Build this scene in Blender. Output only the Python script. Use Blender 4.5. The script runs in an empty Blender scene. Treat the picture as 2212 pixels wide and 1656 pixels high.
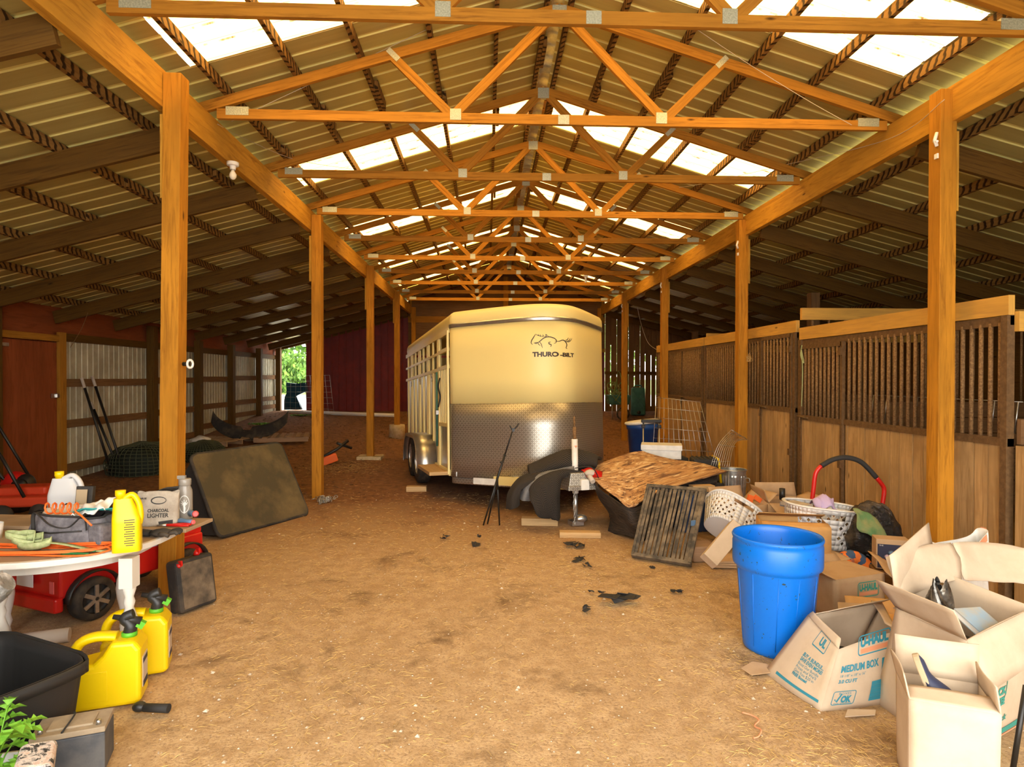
import bpy, math, random
from mathutils import Vector, Matrix, Euler
PI = math.pi
V = Vector
random.seed(7)
sc = bpy.context.scene
COL = sc.collection
# ------------------------------------------------------------------ camera
F_PX, EYE = 1330.0, 1.7
cam_d = bpy.data.cameras.new('camera')
cam_d.sensor_width = 36.0
cam_d.lens = 36.0 * F_PX / 2212.0
cam_d.clip_end = 400
cam = bpy.data.objects.new('camera', cam_d)
cam.location = (0, 0, EYE)
cam.rotation_euler = Euler((PI / 2 - 13 / F_PX, -0.0015, -53 / F_PX), 'XYZ')
COL.objects.link(cam)
sc.camera = cam
CM = cam.rotation_euler.to_matrix()
# ------------------------------------------------------------------ sky, exposure
world = bpy.data.worlds.new('sky')
sc.world = world
world.use_nodes = True
bg = world.node_tree.nodes['Background']
bg.inputs['Color'].default_value = (1.0, 0.97, 0.92, 1)
bg.inputs['Strength'].default_value = 6.0
sc.view_settings.view_transform = 'Standard'
sc.view_settings.look = 'None'
sc.view_settings.exposure = 0.5
sc.view_settings.gamma = 1.0
sc.view_settings.use_curve_mapping = False
sc.cycles.max_bounces = 10
sc.cycles.diffuse_bounces = 6
sc.cycles.transparent_max_bounces = 16
sc.cycles.sample_clamp_indirect = 12
sc.cycles.use_denoising = True


def ray(px, py):
    return CM @ V(((px - 1106) / F_PX, -(py - 828) / F_PX, -1.0))


def at_y(px, py, y):
    d = ray(px, py); return V((0, 0, EYE)) + d * (y / d.y)


def at_x(px, py, x):
    d = ray(px, py); return V((0, 0, EYE)) + d * (x / d.x)


def at_z(px, py, z=0.0):
    d = ray(px, py); return V((0, 0, EYE)) + d * ((z - EYE) / d.z)


def sstep(t):
    t = max(0.0, min(1.0, t)); return t * t * (3 - 2 * t)


def ground_z(x, y):
    z = max(0.62 * sstep((y - 10) / 11.0) * sstep((-1.2 - x) / 4.0), .58 * sstep((y - 16.9) / 3.2))
    z += 0.012 * math.sin(x * 2.1 + y * .7) * math.cos(y * 1.7 - x * .4)
    return z


# ------------------------------------------------------------------ mesh builder
def frame(a, b, up=(0, 0, 1)):
    d = (V(b) - V(a)).normalized()
    u = V(up)
    if abs(d.dot(u.normalized())) > .995:
        u = V((0, 1, 0)) if abs(d.y) < .9 else V((1, 0, 0))
    s = d.cross(u).normalized()
    return d, s, s.cross(d).normalized()


def RZ(a): return Matrix.Rotation(a, 3, 'Z')
def RX(a): return Matrix.Rotation(a, 3, 'X')
def RY(a): return Matrix.Rotation(a, 3, 'Y')
I3 = Matrix.Identity(3)
MAT = {}
MW = {}


class MB:
    def __init__(s):
        s.v, s.f, s.uv, s.sm, s.mi = [], [], [], [], []
        s.cur = 0

    def face(s, idx, uv=None, smooth=False):
        s.f.append(tuple(idx)); s.uv.append(uv); s.sm.append(smooth); s.mi.append(s.cur)

    def add(s, pts):
        n = len(s.v); s.v += [V(p) for p in pts]; return n

    def poly(s, pts, uv=None, smooth=False):
        n = s.add(pts); s.face(range(n, n + len(pts)), uv, smooth); return s

    def box(s, c, sz, R=I3, taper=1.0, ta=None):
        c = V(c); hx, hy, hz = [q / 2 for q in sz]
        tx, ty = ta or (taper, taper)
        loc = [V((sx * hx * (tx if sz_ > 0 else 1), sy * hy * (ty if sz_ > 0 else 1), sz_ * hz))
               for sz_ in (-1, 1) for sy in (-1, 1) for sx in (-1, 1)]
        n = s.add([c + R @ p for p in loc])
        o1, o2 = random.random() * 9, random.random() * 9
        for q, ax in (((0, 2, 3, 1), 2), ((4, 5, 7, 6), 2), ((0, 1, 5, 4), 1), ((2, 6, 7, 3), 1), ((0, 4, 6, 2), 0), ((1, 3, 7, 5), 0)):
            a = [i for i in (0, 1, 2) if i != ax]
            if sz[a[1]] > sz[a[0]]: a.reverse()
            s.face([n + i for i in q], [(loc[i][a[0]] + o1, loc[i][a[1]] + o2 + ax * .37) for i in q])
        return s

    def beam(s, a, b, w, h, up=(0, 0, 1)):
        a, b = V(a), V(b); d, si, u = frame(a, b, up); L = (b - a).length
        R = Matrix((d, si, u)).transposed()
        return s.box((a + b) / 2, (L, w, h), R)

    def tube(s, path, r, n=8, caps=True, closed=False, flat=1.0, up=(0, 0, 1)):
        P = [V(p) for p in path]; m = len(P)
        rr = r if isinstance(r, (list, tuple)) else [r] * m
        nrm = None; rings = []; L = 0
        for i in range(m):
            if closed: t = P[(i + 1) % m] - P[i - 1]
            else: t = P[min(i + 1, m - 1)] - P[max(i - 1, 0)]
            if t.length < 1e-9: t = V((0, 0, 1))
            t.normalize()
            if nrm is None: _, nrm, _ = frame((0, 0, 0), t, up)
            nrm = (nrm - t * nrm.dot(t))
            if nrm.length < 1e-6: _, nrm, _ = frame((0, 0, 0), t, up)
            nrm.normalize(); bi = t.cross(nrm)
            if i: L += (P[i] - P[i - 1]).length
            rings.append((s.add([P[i] + nrm * (math.cos(2 * PI * k / n) * rr[i]) + bi * (math.sin(2 * PI * k / n) * rr[i] * flat) for k in range(n)]), L))
        o = random.random() * 9
        for i in range(m if closed else m - 1):
            (A, la), (B, lb) = rings[i], rings[(i + 1) % m]
            if lb < la: lb = la + .05
            for k in range(n):
                k2 = (k + 1) % n; c = 2 * PI * rr[i] / n
                s.face((A + k, A + k2, B + k2, B + k), [(la + o, k * c), (la + o, (k + 1) * c), (lb + o, (k + 1) * c), (lb + o, k * c)], True)
        if caps and not closed:
            s.face([rings[0][0] + k for k in range(n)][::-1]); s.face([rings[-1][0] + k for k in range(n)])
        return s

    def lathe(s, prof, c=(0, 0, 0), R=I3, n=28, sx=1, sy=1, caps=True, a0=0, a1=2 * PI):
        c = V(c); full = abs(a1 - a0 - 2 * PI) < 1e-6; rings = []
        cnt = n if full else n + 1
        for r, z in prof:
            rings.append(s.add([c + R @ V((math.cos(a0 + (a1 - a0) * k / n) * r * sx, math.sin(a0 + (a1 - a0) * k / n) * r * sy, z)) for k in range(cnt)]))
        for i in range(len(prof) - 1):
            A, B = rings[i], rings[i + 1]
            for k in range(n):
                k2 = (k + 1) % cnt; q = abs(prof[i][0])
                s.face((A + k, A + k2, B + k2, B + k), [(k * .1, prof[i][1]), (k * .1 + .1, prof[i][1]), (k * .1 + .1, prof[i + 1][1]), (k * .1, prof[i + 1][1])], True)
        if caps and full:
            if prof[0][0] > 1e-5: s.face([rings[0] + k for k in range(n)][::-1])
            if prof[-1][0] > 1e-5: s.face([rings[-1] + k for k in range(n)])
        return s

    def prism(s, pts, d, R=I3, c=(0, 0, 0), smooth=False):
        """pts in local xy, extruded 0..d along local z"""
        c = V(c); m = len(pts)
        A = s.add([c + R @ V((x, y, 0)) for x, y in pts]); B = s.add([c + R @ V((x, y, d)) for x, y in pts])
        uv = [(x, y) for x, y in pts]
        s.face([A + i for i in range(m)][::-1], uv[::-1]); s.face([B + i for i in range(m)], uv)
        L = 0
        for i in range(m):
            j = (i + 1) % m; l = math.dist(pts[i], pts[j])
            s.face((A + i, A + j, B + j, B + i), [(L, 0), (L + l, 0), (L + l, d), (L, d)], smooth); L += l
        return s

    def grid(s, fn, nu, nv, smooth=True, us=1.0, vs=1.0, closed_u=False):
        n = s.add([fn(i / nu, j / nv) for j in range(nv + 1) for i in range(nu + (0 if closed_u else 1))])
        W = nu + (0 if closed_u else 1)
        for j in range(nv):
            for i in range(nu):
                i2 = (i + 1) % W
                s.face((n + j * W + i, n + j * W + i2, n + (j + 1) * W + i2, n + (j + 1) * W + i),
                       [(i / nu * us, j / nv * vs), ((i + 1) / nu * us, j / nv * vs), ((i + 1) / nu * us, (j + 1) / nv * vs), (i / nu * us, (j + 1) / nv * vs)], smooth)
        return s

    def blob(s, c, r, R=I3, n=14, m=8, amp=0.0, seed=0):
        c = V(c); r = (r, r, r) if not isinstance(r, (tuple, list)) else r
        rnd = random.Random(seed); ph = [rnd.random() * 6 for _ in range(6)]
        def fn(u, v):
            a, b = u * 2 * PI, (v - .5) * PI
            p = V((math.cos(a) * math.cos(b), math.sin(a) * math.cos(b), math.sin(b)))
            k = 1 + amp * (math.sin(3 * p.x + ph[0]) + math.sin(4 * p.y + ph[1]) * .8 + math.sin(5 * p.z + ph[2]) * .6 + .5 * math.sin(9 * p.x + 7 * p.y + ph[3]) + .5 * math.sin(11 * p.y - 8 * p.z + ph[4]))
            return c + R @ V((p.x * r[0] * k, p.y * r[1] * k, p.z * r[2] * k))
        return s.grid(fn, n, m, closed_u=True)

    def build(s, name, mat, parent=None, world=False, bevel=0, solid=0, sub=0, offs=0, keep=False, seg=2):
        """one mesh object; vertices are local to the parent unless world=True"""
        me = bpy.data.meshes.new(name)
        o = bpy.data.objects.new(name, me)
        if parent is not None:
            o.parent = parent; M = MW.get(parent.name, Matrix.Identity(4)); MW[o.name] = M
            if world:
                Mi = M.inverted(); vs = [Mi @ p for p in s.v]
            else: vs = s.v
        else:
            if keep: org = V((0, 0, 0))
            else:
                xs = [p.x for p in s.v]; ys = [p.y for p in s.v]; zs = [p.z for p in s.v]
                org = V(((min(xs) + max(xs)) / 2, (min(ys) + max(ys)) / 2, min(zs)))
            vs = [p - org for p in s.v]; o.location = org; MW[o.name] = Matrix.Translation(org)
        me.from_pydata([tuple(p) for p in vs], [], s.f)
        ul = me.uv_layers.new(name='UVMap')
        flat = []
        for f, u in zip(s.f, s.uv):
            for k in range(len(f)): flat += (u[k][0], u[k][1]) if u else (0.0, 0.0)
        ul.data.foreach_set('uv', flat)
        me.polygons.foreach_set('use_smooth', s.sm)
        mats = mat if isinstance(mat, (list, tuple)) else [mat]
        for m in mats: me.materials.append(MAT[m] if isinstance(m, str) else m)
        if len(mats) > 1: me.polygons.foreach_set('material_index', s.mi)
        me.validate(); me.update()
        COL.objects.link(o)
        if solid:
            m = o.modifiers.new('thick', 'SOLIDIFY'); m.thickness = solid; m.offset = offs
        if sub:
            m = o.modifiers.new('smooth', 'SUBSURF'); m.levels = m.render_levels = sub
        if bevel:
            m = o.modifiers.new('edge', 'BEVEL'); m.width = bevel; m.segments = seg; m.limit_method = 'ANGLE'; m.angle_limit = .7
        return o


def tag(o, label=None, cat=None, group=None, kind=None):
    if label: o['label'] = label
    if cat: o['category'] = cat
    if group: o['group'] = group
    if kind: o['kind'] = kind
    return o


def thing(name, label, cat, loc=(0, 0, 0), rz=0, group=None, rot=None):
    o = bpy.data.objects.new(name, None); COL.objects.link(o)
    o.empty_display_size = .1
    o.location = loc; o.rotation_euler = rot or (0, 0, rz)
    MW[o.name] = Matrix.Translation(V(loc)) @ o.rotation_euler.to_matrix().to_4x4()
    return tag(o, label, cat, group)


def copy_tree(o, parent=None, loc=None, rz=None, label=None):
    c = o.copy(); COL.objects.link(c)
    if parent is not None: c.parent = parent
    if loc is not None: c.location = loc
    if rz is not None: c.rotation_euler = (0, 0, rz)
    MW[c.name] = Matrix.Translation(c.location) @ c.rotation_euler.to_matrix().to_4x4()
    if label: c['label'] = label
    for ch in [q for q in bpy.data.objects if q.parent == o]:
        copy_tree(ch, c)
    return c


# ------------------------------------------------------------------ materials
class NT:
    def __init__(s, name):
        s.m = bpy.data.materials.new(name); s.m.use_nodes = True
        s.t = s.m.node_tree; s.b = s.t.nodes['Principled BSDF']; s.name = name
        MAT[name] = s.m

    def n(s, typ, **kw):
        q = s.t.nodes.new(typ)
        for k, v in kw.items(): setattr(q, k, v)
        return q

    def L(s, a, b): s.t.links.new(a, b)

    def coord(s, kind='Object', scale=(1, 1, 1), rot=(0, 0, 0)):
        tc = s.n('ShaderNodeTexCoord'); mp = s.n('ShaderNodeMapping')
        mp.inputs['Scale'].default_value = scale; mp.inputs['Rotation'].default_value = rot
        s.L(tc.outputs[kind], mp.inputs['Vector']); return mp.outputs[0]

    def noise(s, vec, scale=5, detail=4, rough=.6, dist=0):
        q = s.n('ShaderNodeTexNoise'); s.L(vec, q.inputs['Vector'])
        q.inputs['Scale'].default_value = scale; q.inputs['Detail'].default_value = detail
        q.inputs['Roughness'].default_value = rough; q.inputs['Distortion'].default_value = dist
        return q.outputs[0]

    def ramp(s, fac, stops):
        q = s.n('ShaderNodeValToRGB'); s.L(fac, q.inputs[0])
        e = q.color_ramp.elements
        while len(e) < len(stops): e.new(.5)
        for el, (p, c) in zip(e, stops):
            el.position = p; el.color = (*c, 1) if len(c) == 3 else c
        return q.outputs[0]

    def mix(s, fac, a, b, mode='MIX'):
        q = s.n('ShaderNodeMix', data_type='RGBA', blend_type=mode)
        for val, i in ((fac, 0), (a, 6), (b, 7)):
            if hasattr(val, 'links') or hasattr(val, 'is_output'): s.L(val, q.inputs[i])
            elif i == 0: q.inputs[0].default_value = val
            else: q.inputs[i].default_value = (*val, 1)
        return q.outputs[2]

    def math(s, op, a, b=0.0, c=None):
        q = s.n('ShaderNodeMath', operation=op)
        for i, val in enumerate((a, b) if c is None else (a, b, c)):
            if hasattr(val, 'is_output'): s.L(val, q.inputs[i])
            else: q.inputs[i].default_value = val
        return q.outputs[0]

    def bump(s, h, strength=.3, dist=.01):
        q = s.n('ShaderNodeBump'); q.inputs['Strength'].default_value = strength; q.inputs['Distance'].default_value = dist
        s.L(h, q.inputs['Height']); s.L(q.outputs[0], s.b.inputs['Normal']); return q

    def set(s, color=None, rough=None, metal=None, **kw):
        if color is not None:
            if hasattr(color, 'is_output'): s.L(color, s.b.inputs['Base Color'])
            else: s.b.inputs['Base Color'].default_value = (*color, 1)
        if rough is not None:
            if hasattr(rough, 'is_output'): s.L(rough, s.b.inputs['Roughness'])
            else: s.b.inputs['Roughness'].default_value = rough
        if metal is not None: s.b.inputs['Metallic'].default_value = metal
        for k, v in kw.items(): s.b.inputs[k.replace('_', ' ')].default_value = v
        return s


def wood(name, c1, c2, rough=.75, gs=28, knots=True, dirt=None, vary=.72, stripes=False):
    t = NT(name)
    uv = t.coord('UV', (1.2, gs, 1)); uv2 = t.coord('UV', (1, 1, 1))
    n1 = t.noise(uv, 1.6, 5, .65, 1.1)
    n2 = t.noise(t.coord('UV', (.8, 3, 1)), 1.3, 3)
    col = t.ramp(n1, [(.3, c2), (.52, c1), (.8, tuple(min(1, q * 1.15) for q in c1))])
    col = t.mix(t.ramp(n2, [(.35, (0, 0, 0)), (.75, (1, 1, 1))]), col, tuple(q * vary for q in c1))
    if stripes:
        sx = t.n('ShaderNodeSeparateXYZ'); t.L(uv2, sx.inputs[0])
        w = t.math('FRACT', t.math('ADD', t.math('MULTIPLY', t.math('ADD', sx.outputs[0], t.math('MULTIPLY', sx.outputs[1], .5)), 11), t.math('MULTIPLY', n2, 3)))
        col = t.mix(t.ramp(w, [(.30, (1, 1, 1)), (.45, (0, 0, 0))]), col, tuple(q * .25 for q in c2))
    if knots:
        vr = t.n('ShaderNodeTexVoronoi'); vr.inputs['Scale'].default_value = 2.2
        t.L(t.coord('UV', (.7, 2.2, 1)), vr.inputs['Vector'])
        k = t.ramp(vr.outputs['Distance'], [(.03, (1, 1, 1)), (.075, (0, 0, 0))])
        col = t.mix(k, col, tuple(q * .35 for q in c2))
    if dirt:
        d = t.noise(uv2, 2.5, 4)
        col = t.mix(t.ramp(d, [(.5, (0, 0, 0)), (.7, (1, 1, 1))]), col, dirt)
    t.set(col, rough); t.b.inputs['Specular IOR Level'].default_value = .2; t.bump(n1, .25, .004)
    return t


def speck(name, c1, c2, scale=20, rough=.7, metal=0, bump=.15, lo=.4, hi=.65, detail=5, coord='Object', cs=(1, 1, 1), **kw):
    t = NT(name); n1 = t.noise(t.coord(coord, cs), scale, detail)
    t.set(t.ramp(n1, [(lo, c1), (hi, c2)]), rough, metal, **kw)
    if bump: t.bump(n1, bump, .005)
    return t


def plain(name, c, rough=.5, metal=0, **kw): return NT(name).set(c, rough, metal, **kw)


wood('wood_frame', (.46, .20, .022), (.20, .075, .008), gs=22)
wood('wood_header', (.60, .30, .035), (.32, .13, .012), gs=11, vary=.65)
wood('wood_post', (.53, .225, .018), (.26, .095, .007), gs=16, vary=.6)
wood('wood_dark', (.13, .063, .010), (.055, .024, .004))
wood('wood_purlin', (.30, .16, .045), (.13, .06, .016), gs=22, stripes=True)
wood('wood_stall', (.52, .32, .135), (.30, .165, .055), gs=18, dirt=(.34, .20, .08), vary=.55)
wood('wood_rail', (.66, .36, .07), (.48, .26, .07), gs=16)
wood('wood_old', (.23, .12, .05), (.12, .06, .025), rough=.9)
wood('wood_block', (.58, .38, .18), (.42, .25, .10), rough=.85)
wood('wood_pallet', (.42, .27, .16), (.25, .15, .08), rough=.9)
wood('plywood_red', (.30, .075, .022), (.20, .045, .012), gs=9, knots=False)
speck('red_metal', (.15, .006, .003), (.21, .010, .004), 3, .5, 0, 0)
speck('gusset', (.40, .42, .34), (.58, .60, .50), 90, .45, .6, .5, coord='UV')
speck('galv', (.42, .41, .38), (.62, .60, .55), 14, .35, .85, .05)
speck('rust', (.17, .085, .028), (.32, .18, .07), 60, .85, .1, .3)
speck('rust_dark', (.13, .068, .024), (.19, .105, .04), 25, .8, .3, .3)
speck('wall_tin', (.42, .38, .26), (.58, .54, .38), 3, .6, .1, 0, detail=8)
plain('steel', (.55, .54, .52), .3, .9)
plain('black_plastic', (.018, .017, .016), .45)
plain('black_rubber', (.02, .018, .016), .75)
plain('black_metal', (.02, .018, .015), .4, .3)
plain('white_plastic', (.78, .77, .74), .4)
plain('white_paint', (.88, .72, .29), .45)
plain('yellow', (.80, .56, .0), .38)
plain('red_plastic', (.55, .012, .008), .35)
plain('orange', (.85, .15, .02), .5)
plain('green', (.10, .42, .02), .45)
plain('blue_dark', (.02, .05, .14), .45)

# roof sheet underside: paint with grime bands that follow the ribs
t = NT('roof_sheet')
n1 = t.noise(t.coord('UV', (.5, 12, 1)), 2.0, 5)
n2 = t.noise(t.coord('UV', (1, 1, 1)), .9, 3)
c = t.ramp(n1, [(.3, (.43, .355, .12)), (.7, (.55, .475, .175))])
c = t.mix(t.ramp(n2, [(.35, (0, 0, 0)), (.7, (1, 1, 1))]), c, (.47, .39, .14))
t.set(c, .42, .25)
t = NT('roof_rib').set((.76, .70, .28), .4, .25)

# skylight sheet: aged translucent fibreglass
t = NT('skylight_sheet')
out = t.t.nodes['Material Output']
tr = t.n('ShaderNodeBsdfTransparent'); tl = t.n('ShaderNodeBsdfTranslucent'); mx = t.n('ShaderNodeMixShader')
w1 = t.noise(t.coord('UV', (.35, 9, 1)), 2.2, 4)
cc = t.ramp(w1, [(.25, (.62, .34, .07)), (.42, (.90, .56, .17))])
t.L(cc, tr.inputs[0]); t.L(cc, tl.inputs[0]); mx.inputs[0].default_value = .35
t.L(tr.outputs[0], mx.inputs[1]); t.L(tl.outputs[0], mx.inputs[2]); t.L(mx.outputs[0], out.inputs[0])

t = NT('skylight_rib')
out = t.t.nodes['Material Output']; tr = t.n('ShaderNodeBsdfTransparent'); tl = t.n('ShaderNodeBsdfTranslucent'); mx = t.n('ShaderNodeMixShader')
w1 = t.noise(t.coord('UV', (2.5, 1, 1)), 3, 4); cc = t.ramp(w1, [(.38, (.11, .055, .015)), (.55, (.8, .5, .2))])
t.L(cc, tr.inputs[0]); t.L(cc, tl.inputs[0]); mx.inputs[0].default_value = .3
t.L(tr.outputs[0], mx.inputs[1]); t.L(tl.outputs[0], mx.inputs[2]); t.L(mx.outputs[0], out.inputs[0])

# dirt floor
t = NT('dirt')
oc = t.coord('Object')
a = t.noise(oc, .9, 6, .6); b = t.noise(oc, 9, 8, .7); d = t.noise(oc, 70, 3, .7)
c = t.ramp(a, [(.3, (.47, .305, .145)), (.7, (.64, .44, .23))])
c = t.mix(t.ramp(b, [(.42, (0, 0, 0)), (.62, (1, 1, 1))]), c, (.42, .26, .115))
c = t.mix(t.ramp(d, [(.35, (1, 1, 1)), (.5, (0, 0, 0))]), c, (.33, .205, .10))
e_ = t.noise(oc, 1.7, 7, .72, .4)
c = t.mix(t.ramp(e_, [(.54, (0, 0, 0)), (.68, (1, 1, 1))]), c, (.20, .115, .045))
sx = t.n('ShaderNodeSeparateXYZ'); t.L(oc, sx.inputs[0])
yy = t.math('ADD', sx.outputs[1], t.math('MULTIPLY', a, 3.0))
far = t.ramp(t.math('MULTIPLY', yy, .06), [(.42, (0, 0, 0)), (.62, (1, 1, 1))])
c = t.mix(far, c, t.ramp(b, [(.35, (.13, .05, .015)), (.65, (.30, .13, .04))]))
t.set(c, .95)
h = t.math('ADD', t.math('MULTIPLY', b, 1.0), t.math('MULTIPLY', d, .4))
t.bump(h, .55, .03)

# ================================================================== STRUCTURE
def S(o): return tag(o, kind='structure')
ORD = ['first', 'second', 'third', 'fourth', 'fifth', 'sixth', 'seventh', 'eighth', 'ninth', 'tenth', 'eleventh', 'twelfth']
YF, YB = -0.6, 20.4
XR = .65
XHL, XHR = -2.47, 3.76
# ground
m = MB()
gx = [-9.5 + i * .25 for i in range(77)]; gy = [-3 + j * .25 for j in range(95)]
rg = random.Random(3)
n0 = m.add([(x, y, ground_z(x, y) + rg.uniform(-.005, .005)) for y in gy for x in gx])
for j in range(len(gy) - 1):
    for i in range(len(gx) - 1):
        k = n0 + j * len(gx) + i
        m.face((k, k + 1, k + len(gx) + 1, k + len(gx)), None, True)
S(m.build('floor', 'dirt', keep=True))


def corr(mb, P, nrm, y0, y1, xs, period=.229, rib=.010, steep=False):
    """ribbed sheet: P(x,y) gives a point, ribs run along x, repeat along y"""
    ys = []; k = math.floor(y0 / period)
    prof = [(0, 0), (.70, 0), (.74, 1), (.86, 1), (.90, 0)]
    while k * period < y1:
        for f_, h_ in prof:
            y = (k + f_) * period
            if y0 <= y <= y1: ys.append((y, h_ * rib, f_))
        k += 1
    ys = [(y0, 0, 0)] + ys + [(y1, 0, 0)]
    L = 0; A = []
    for (y, h_, f_) in ys:
        A.append(mb.add([V(P(x, y)) + V(nrm) * h_ for x in xs]))
    for i in range(len(ys) - 1):
        mb.cur = 1 if ((ys[i][1] > ys[i + 1][1]) if steep else (ys[i][1] > 0 or ys[i + 1][1] > 0)) else 0
        for j in range(len(xs) - 1):
            mb.face((A[i] + j, A[i] + j + 1, A[i + 1] + j + 1, A[i + 1] + j),
                    [(xs[j], ys[i][0]), (xs[j + 1], ys[i][0]), (xs[j + 1], ys[i + 1][0]), (xs[j], ys[i + 1][0])])
    mb.cur = 0


def zmain(x): return 5.2 - .30 * abs(x - XR)
def zl(x): return 3.93 + .26 * (x + 2.62)
def zr(x): return 3.93 - .26 * (x - 3.9)


SKY = [(4.30, 5.22), (7.52, 8.41), (10.75, 11.62), (13.95, 14.85), (17.15, 18.05)]
solid_iv = []; last = YF
for a_, b_ in SKY: solid_iv.append((last, a_)); last = b_
solid_iv.append((last, YB + .3))
for side, (x_e, x_s, x_top) in {'left': (-3.0, -2.46, XR - .06), 'right': (4.35, 3.6, XR + .06)}.items():
    m = MB()
    nz = V((-.3 if side == 'left' else .3, 0, 1)).normalized()
    for a_, b_ in solid_iv: corr(m, lambda x, y: (x, y, zmain(x)), nz, a_, b_, sorted([x_e, x_top]))
    for a_, b_ in SKY: corr(m, lambda x, y: (x, y, zmain(x)), nz, a_, b_, sorted([x_e, x_s]))
    S(m.build('ceiling', ['roof_sheet', 'roof_rib'], keep=True))
    for i, (a_, b_) in enumerate(SKY):
        m = MB(); corr(m, lambda x, y: (x, y, zmain(x) + .003), nz, a_ - .02, b_ + .02, sorted([x_s, x_top]), steep=True)
        w = S(m.build('window_%d' % (i + 1 + (5 if side == 'right' else 0)), ['skylight_sheet', 'skylight_rib'], keep=True))
m = MB(); corr(m, lambda x, y: (x, y, zl(x)), (0, 0, 1), YF, YB + .2, [-7.2, -5, -2.66])
S(m.build('ceiling', ['roof_sheet', 'roof_rib'], keep=True))
m = MB(); corr(m, lambda x, y: (x, y, zr(x)), (0, 0, 1), YF, YB + .2, [3.93, 6, 8.5])
S(m.build('ceiling', ['roof_sheet', 'roof_rib'], keep=True))
# ridge cap
m = MB()
m.grid(lambda u, v: (XR + (u - .5) * .3, YF + v * (YB - YF + .3), 5.225 - abs(u - .5) * .09 + .012 * math.cos((v * 92) * 2 * PI)), 4, 368)
S(m.build('trim_ridge', 'galv', keep=True, solid=.002))
# closing boards between main eave and shed roof (blocks above the header)
for nm, x in (('trim_left_eave', -2.69), ('trim_right_eave', 3.95)):
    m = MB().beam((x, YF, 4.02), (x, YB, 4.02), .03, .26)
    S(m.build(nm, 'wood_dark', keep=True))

# left wall
XW = -6.9
m = MB()
corr(m, lambda z, y: (XW, y, z), (1, 0, 0), 10.22, YB, [-.15, 2.36], .15, .012)
S(m.build('wall_left', ['wall_tin', 'wall_tin'], keep=True))
m = MB().box((XW - .02, (YF + YB) / 2, 2.62), (.02, YB - YF, .56))
m.box((XW - .02, (YF + 8.7) / 2, 1.2), (.02, 8.7 - YF, 2.7))
m.box((XW - .03, 9.45, 1.1), (.02, 1.7, 2.7))
S(m.build('wall_left', 'plywood_red', keep=True))
# right wall (dark boards behind the stalls)
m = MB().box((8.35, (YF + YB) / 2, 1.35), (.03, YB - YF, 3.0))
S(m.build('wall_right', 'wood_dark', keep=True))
# added unseen front: lean-tos and gable closed to cut side daylight, centre aisle open
m = MB().box((-4.8, YF, 1.6), (4.4, .03, 3.4)); m.box((6.1, YF, 1.6), (4.5, .03, 3.4))
S(m.build('wall_front_added', 'wood_old', keep=True))
m = MB().prism([(-2.6, 4.0), (3.9, 4.0), (3.9, 4.2), (XR, 5.15), (-2.6, 4.2)], .03, RX(PI / 2), (0, YF, 0))
S(m.build('wall_front_gable_added', 'wood_old', keep=True))
# back wall
def zroof_at(x): return zl(x) if x < -2.66 else (zr(x) if x > 3.93 else zmain(x))
def backpanel(mb, x0, x1, z0=-.1, per=.23, rib=.018, dz=0):
    k = math.floor(x0 / per); xs = [(x0, 0)]
    while k * per < x1:
        for f_, h_ in ((0, 0), (.7, 0), (.76, 1), (.88, 1), (.94, 0)):
            x = (k + f_) * per
            if x0 < x < x1: xs.append((x, h_ * rib))
        k += 1
    xs.append((x1, 0))
    n = mb.add([p for x, h in xs for p in ((x, YB - h, z0), (x, YB - h, zroof_at(x) + dz))])
    for i in range(len(xs) - 1): mb.face((n + 2 * i, n + 2 * i + 2, n + 2 * i + 3, n + 2 * i + 1), [(xs[i][0], 0), (xs[i + 1][0], 0), (xs[i + 1][0], 3), (xs[i][0], 3)])
m = MB(); backpanel(m, -5.93, -2.6); backpanel(m, -2.6, 3.9)
S(MB().prism([(-2.6, 2.65), (3.9, 2.65), (3.9, 4.2), (XR, 5.15), (-2.6, 4.2)], .03, RX(PI / 2), (0, YB - .03, 0)).build('wall_back_gable', 'wood_old', keep=True))
S(m.build('wall_back', 'red_metal', keep=True))
m = MB(); xx = 3.92; rw = random.Random(5)
while xx < 8.3:
    wd = rw.uniform(.14, .19); gap = rw.choice([.008, .02, .028, .03]) if xx < 6.8 else .004
    z_ = 1.42 + rw.uniform(-.3, .2)
    m.box((xx + wd / 2, YB, zr(xx) / 2 - .1), (wd, .025, zr(xx) + .25))
    if gap > .01:
        m.box((xx + wd + gap / 2, YB + .02, zr(xx) - .55), (gap + .04, .015, 1.15))
        m.box((xx + wd + gap / 2, YB + .02, .1), (gap + .04, .015, 1.3))
        m.box((xx + wd + gap / 2, YB + .03, 1.82), (gap + .04, .02, .1))
    xx += wd + gap
S(m.build('wall_back_right', 'wood_old', keep=True))
m = MB().beam((3.9, YB - .05, 1.86), (8.3, YB - .05, 1.86), .04, .09); m.beam((-7, YB + .02, 2.62), (-2.6, YB + .02, 3.78), .05, .2)
S(m.build('trim_back', 'wood_dark', keep=True))
m = MB().beam((-2.6, YB - .06, 3.6), (3.9, YB - .06, 3.6), .05, .2); m.beam((-2.6, YB - .06, 2.6), (3.9, YB - .06, 2.6), .05, .12)
S(m.build('trim_gable', 'wood_frame', keep=True))
m = MB().box((XR - .05, YB - .12, 2.4), (.16, .14, 5.2)); 
tag(m.build('gable_post', 'wood_frame'), 'square timber post standing mid-way along the red back wall behind the trailer', 'post')

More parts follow.
